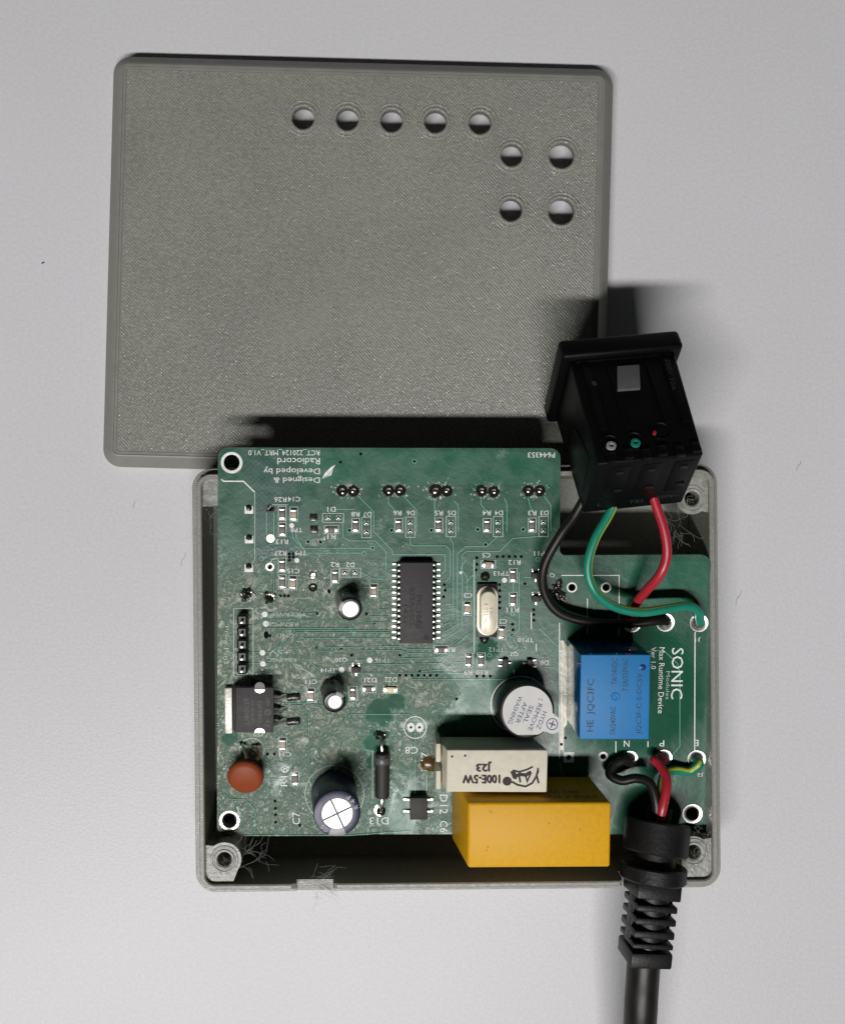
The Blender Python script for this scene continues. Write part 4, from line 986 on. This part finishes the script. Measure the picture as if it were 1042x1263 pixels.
# ================================================================== mains cable with strain relief
AX = [W(814, 992, 18.4), W(808.5, 1037, 20.4), W(805, 1082, 21.5), W(801, 1120, 22.0), W(795, 1172, 22.0), W(791.5, 1215, 21.5), W(788.5, 1268, 20.5), W(783, 1360, 14), W(772, 1480, 6), W(765, 1560, 3.7)]
cab = root('mains_cable', 'thick black mains cable with a ribbed strain relief, lying across the lower case wall', 'cable', AX[0])
A0 = AX[0]
AP = spline([p-A0 for p in AX], 24)
def at_y(py):
    """axis point and direction at a photo row"""
    best = min(range(1, len(AP)-1), key=lambda i: abs((NY-(AP[i]+A0).y*F/(CH-(AP[i]+A0).z))-py))
    return AP[best], (AP[best+1]-AP[best-1]).normalized()
def frame(py):
    p, d = at_y(py); z = d; x = Vector((0, 0, 1)).cross(z).normalized()*-1; y = z.cross(x)
    rot = Matrix((x, y, z)).transposed() @ Matrix.Rotation(math.radians(-7), 3, 'Z')
    return Matrix.Translation(p) @ rot.to_4x4()
q = new(); i0 = min(range(len(AP)), key=lambda i: (AP[i]-at_y(1100)[0]).length); tube(q, AP[i0:], 3.62, 28); jk = build(q, 'jacket', M_BLKW, cab, 50)
def disc(y0, y1, r, nm, dx=0, bev=.35):
    p0, d0 = at_y(y0); p1, _ = at_y(y1); ln_ = (p1-p0).length; q_ = new()
    lathe(q_, [(0, 0), (r-bev, 0), (r, bev), (r, ln_-bev), (r-bev, ln_), (0, ln_)], p0+Vector((dx, 0, 0)), p1-p0, 48); return build(q_, nm, M_RUB, cab, 40)
disc(996, 1020, 2.75, 'inner_sleeve', bev=.2); disc(1013, 1052, 7.1, 'front_collar'); disc(1046, 1070, 4.6, 'neck', bev=.1); disc(1066, 1086, 7.15, 'rear_collar')
def block(y0, y1, wx, wy, nm, bev=.35, dx=0):
    M0 = frame((y0+y1)/2); ln_ = (at_y(y1)[0]-at_y(y0)[0]).length; q_ = new()
    box(q_, (dx, 0, 0), (wx, wy, ln_), bevel=bev, M=M0); return build(q_, nm, M_RUB, cab, 40)
block(1084, 1103, 9.8, 9.4, 'relief_block')
for k, yc_ in enumerate((1113, 1128, 1143, 1158)): block(yc_-4.2, yc_+4.0, 9.0, 9.0, 'relief_rib', .38)
disc(1100, 1162, 4.0, 'relief_core', bev=.1)
for k in range(2):
    M0 = frame(1130); q = new(); box(q, ((-1 if k else 1)*3.7, 0, 0), (1.5, 3.0, 11.0), bevel=.2, M=M0); build(q, 'relief_spine', M_RUB, cab, 40)
block(1163, 1184, 9.3, 9.2, 'relief_end', .6)
def core(nm, pts, m, stripe=None, tw=0):
    q_ = new(); P = spline([Vector(p)-A0 for p in pts], 12)
    if stripe: tube(q_, P, 1.0, 18, (lambda k: 1 if k in (0, 1, 2, 9, 10) else 0), twist=tw); return build(q_, nm, [m, stripe], cab, 50)
    tube(q_, P, 1.04, 16); return build(q_, nm, m, cab, 50)
core('green_yellow_core', [bz_(857, 937, .2), bz_(862, 942, 2.0), W(850, 951, 16.8), W(832, 950, 17.4), W(818, 957, 18.5), W(814, 985, 21.5), W(813, 1005, 21.9)], M_GRN, M_YLW, 1.5)
core('black_core', [bz_(775, 936, .2), bz_(770, 937, 1.6), W(757, 944, 17.6), W(752, 955, 18.0), W(766, 962.5, 18.8), W(785, 960, 20), W(801, 966, 21.5), W(808, 985, 22.3), W(810, 1008, 22.2)], M_BLKW)
core('red_core', [bz_(818, 935, .2), bz_(812, 936, 1.6), bz_(807, 937, 2.6), W(813, 943, 19.5), W(821, 958, 21.5), W(821, 975, 22.8), W(817, 995, 23.2), W(814, 1010, 22.8)], M_RED)

# ================================================================== specks on the table
q = new()
for x, y, l, a in ((52, 325, 0, 0), (985, 575, 14, 62), (911, 738, 22, 68), (166, 622, 9, 75), (227, 690, 18, 70)):
    c = W(x, y, .1)
    if l == 0: tube(q, [c, c+Vector((.3, .2, .05)), c+Vector((.55, .25, 0))], .17, 6)
    else:
        d = Vector((math.cos(math.radians(a)), math.sin(math.radians(a)), 0))*l*.19; nrm = Vector((-d.y, d.x, 0))*.25
        tube(q, spline([c-d*.5, c-d*.1+nrm*.4, c+d*.25, c+d*.5+nrm*.3], 5), .024, 5)
lt = build(q, 'lint', M_LINT); lt['kind'] = 'stuff'; tag(lt, 'tiny dark lint specks and hairs scattered on the white table', 'lint')
for o_ in list(bpy.data.objects):
    if o_.type == 'MESH' and o_.parent is None and 'kind' not in o_: o_['kind'] = 'structure'
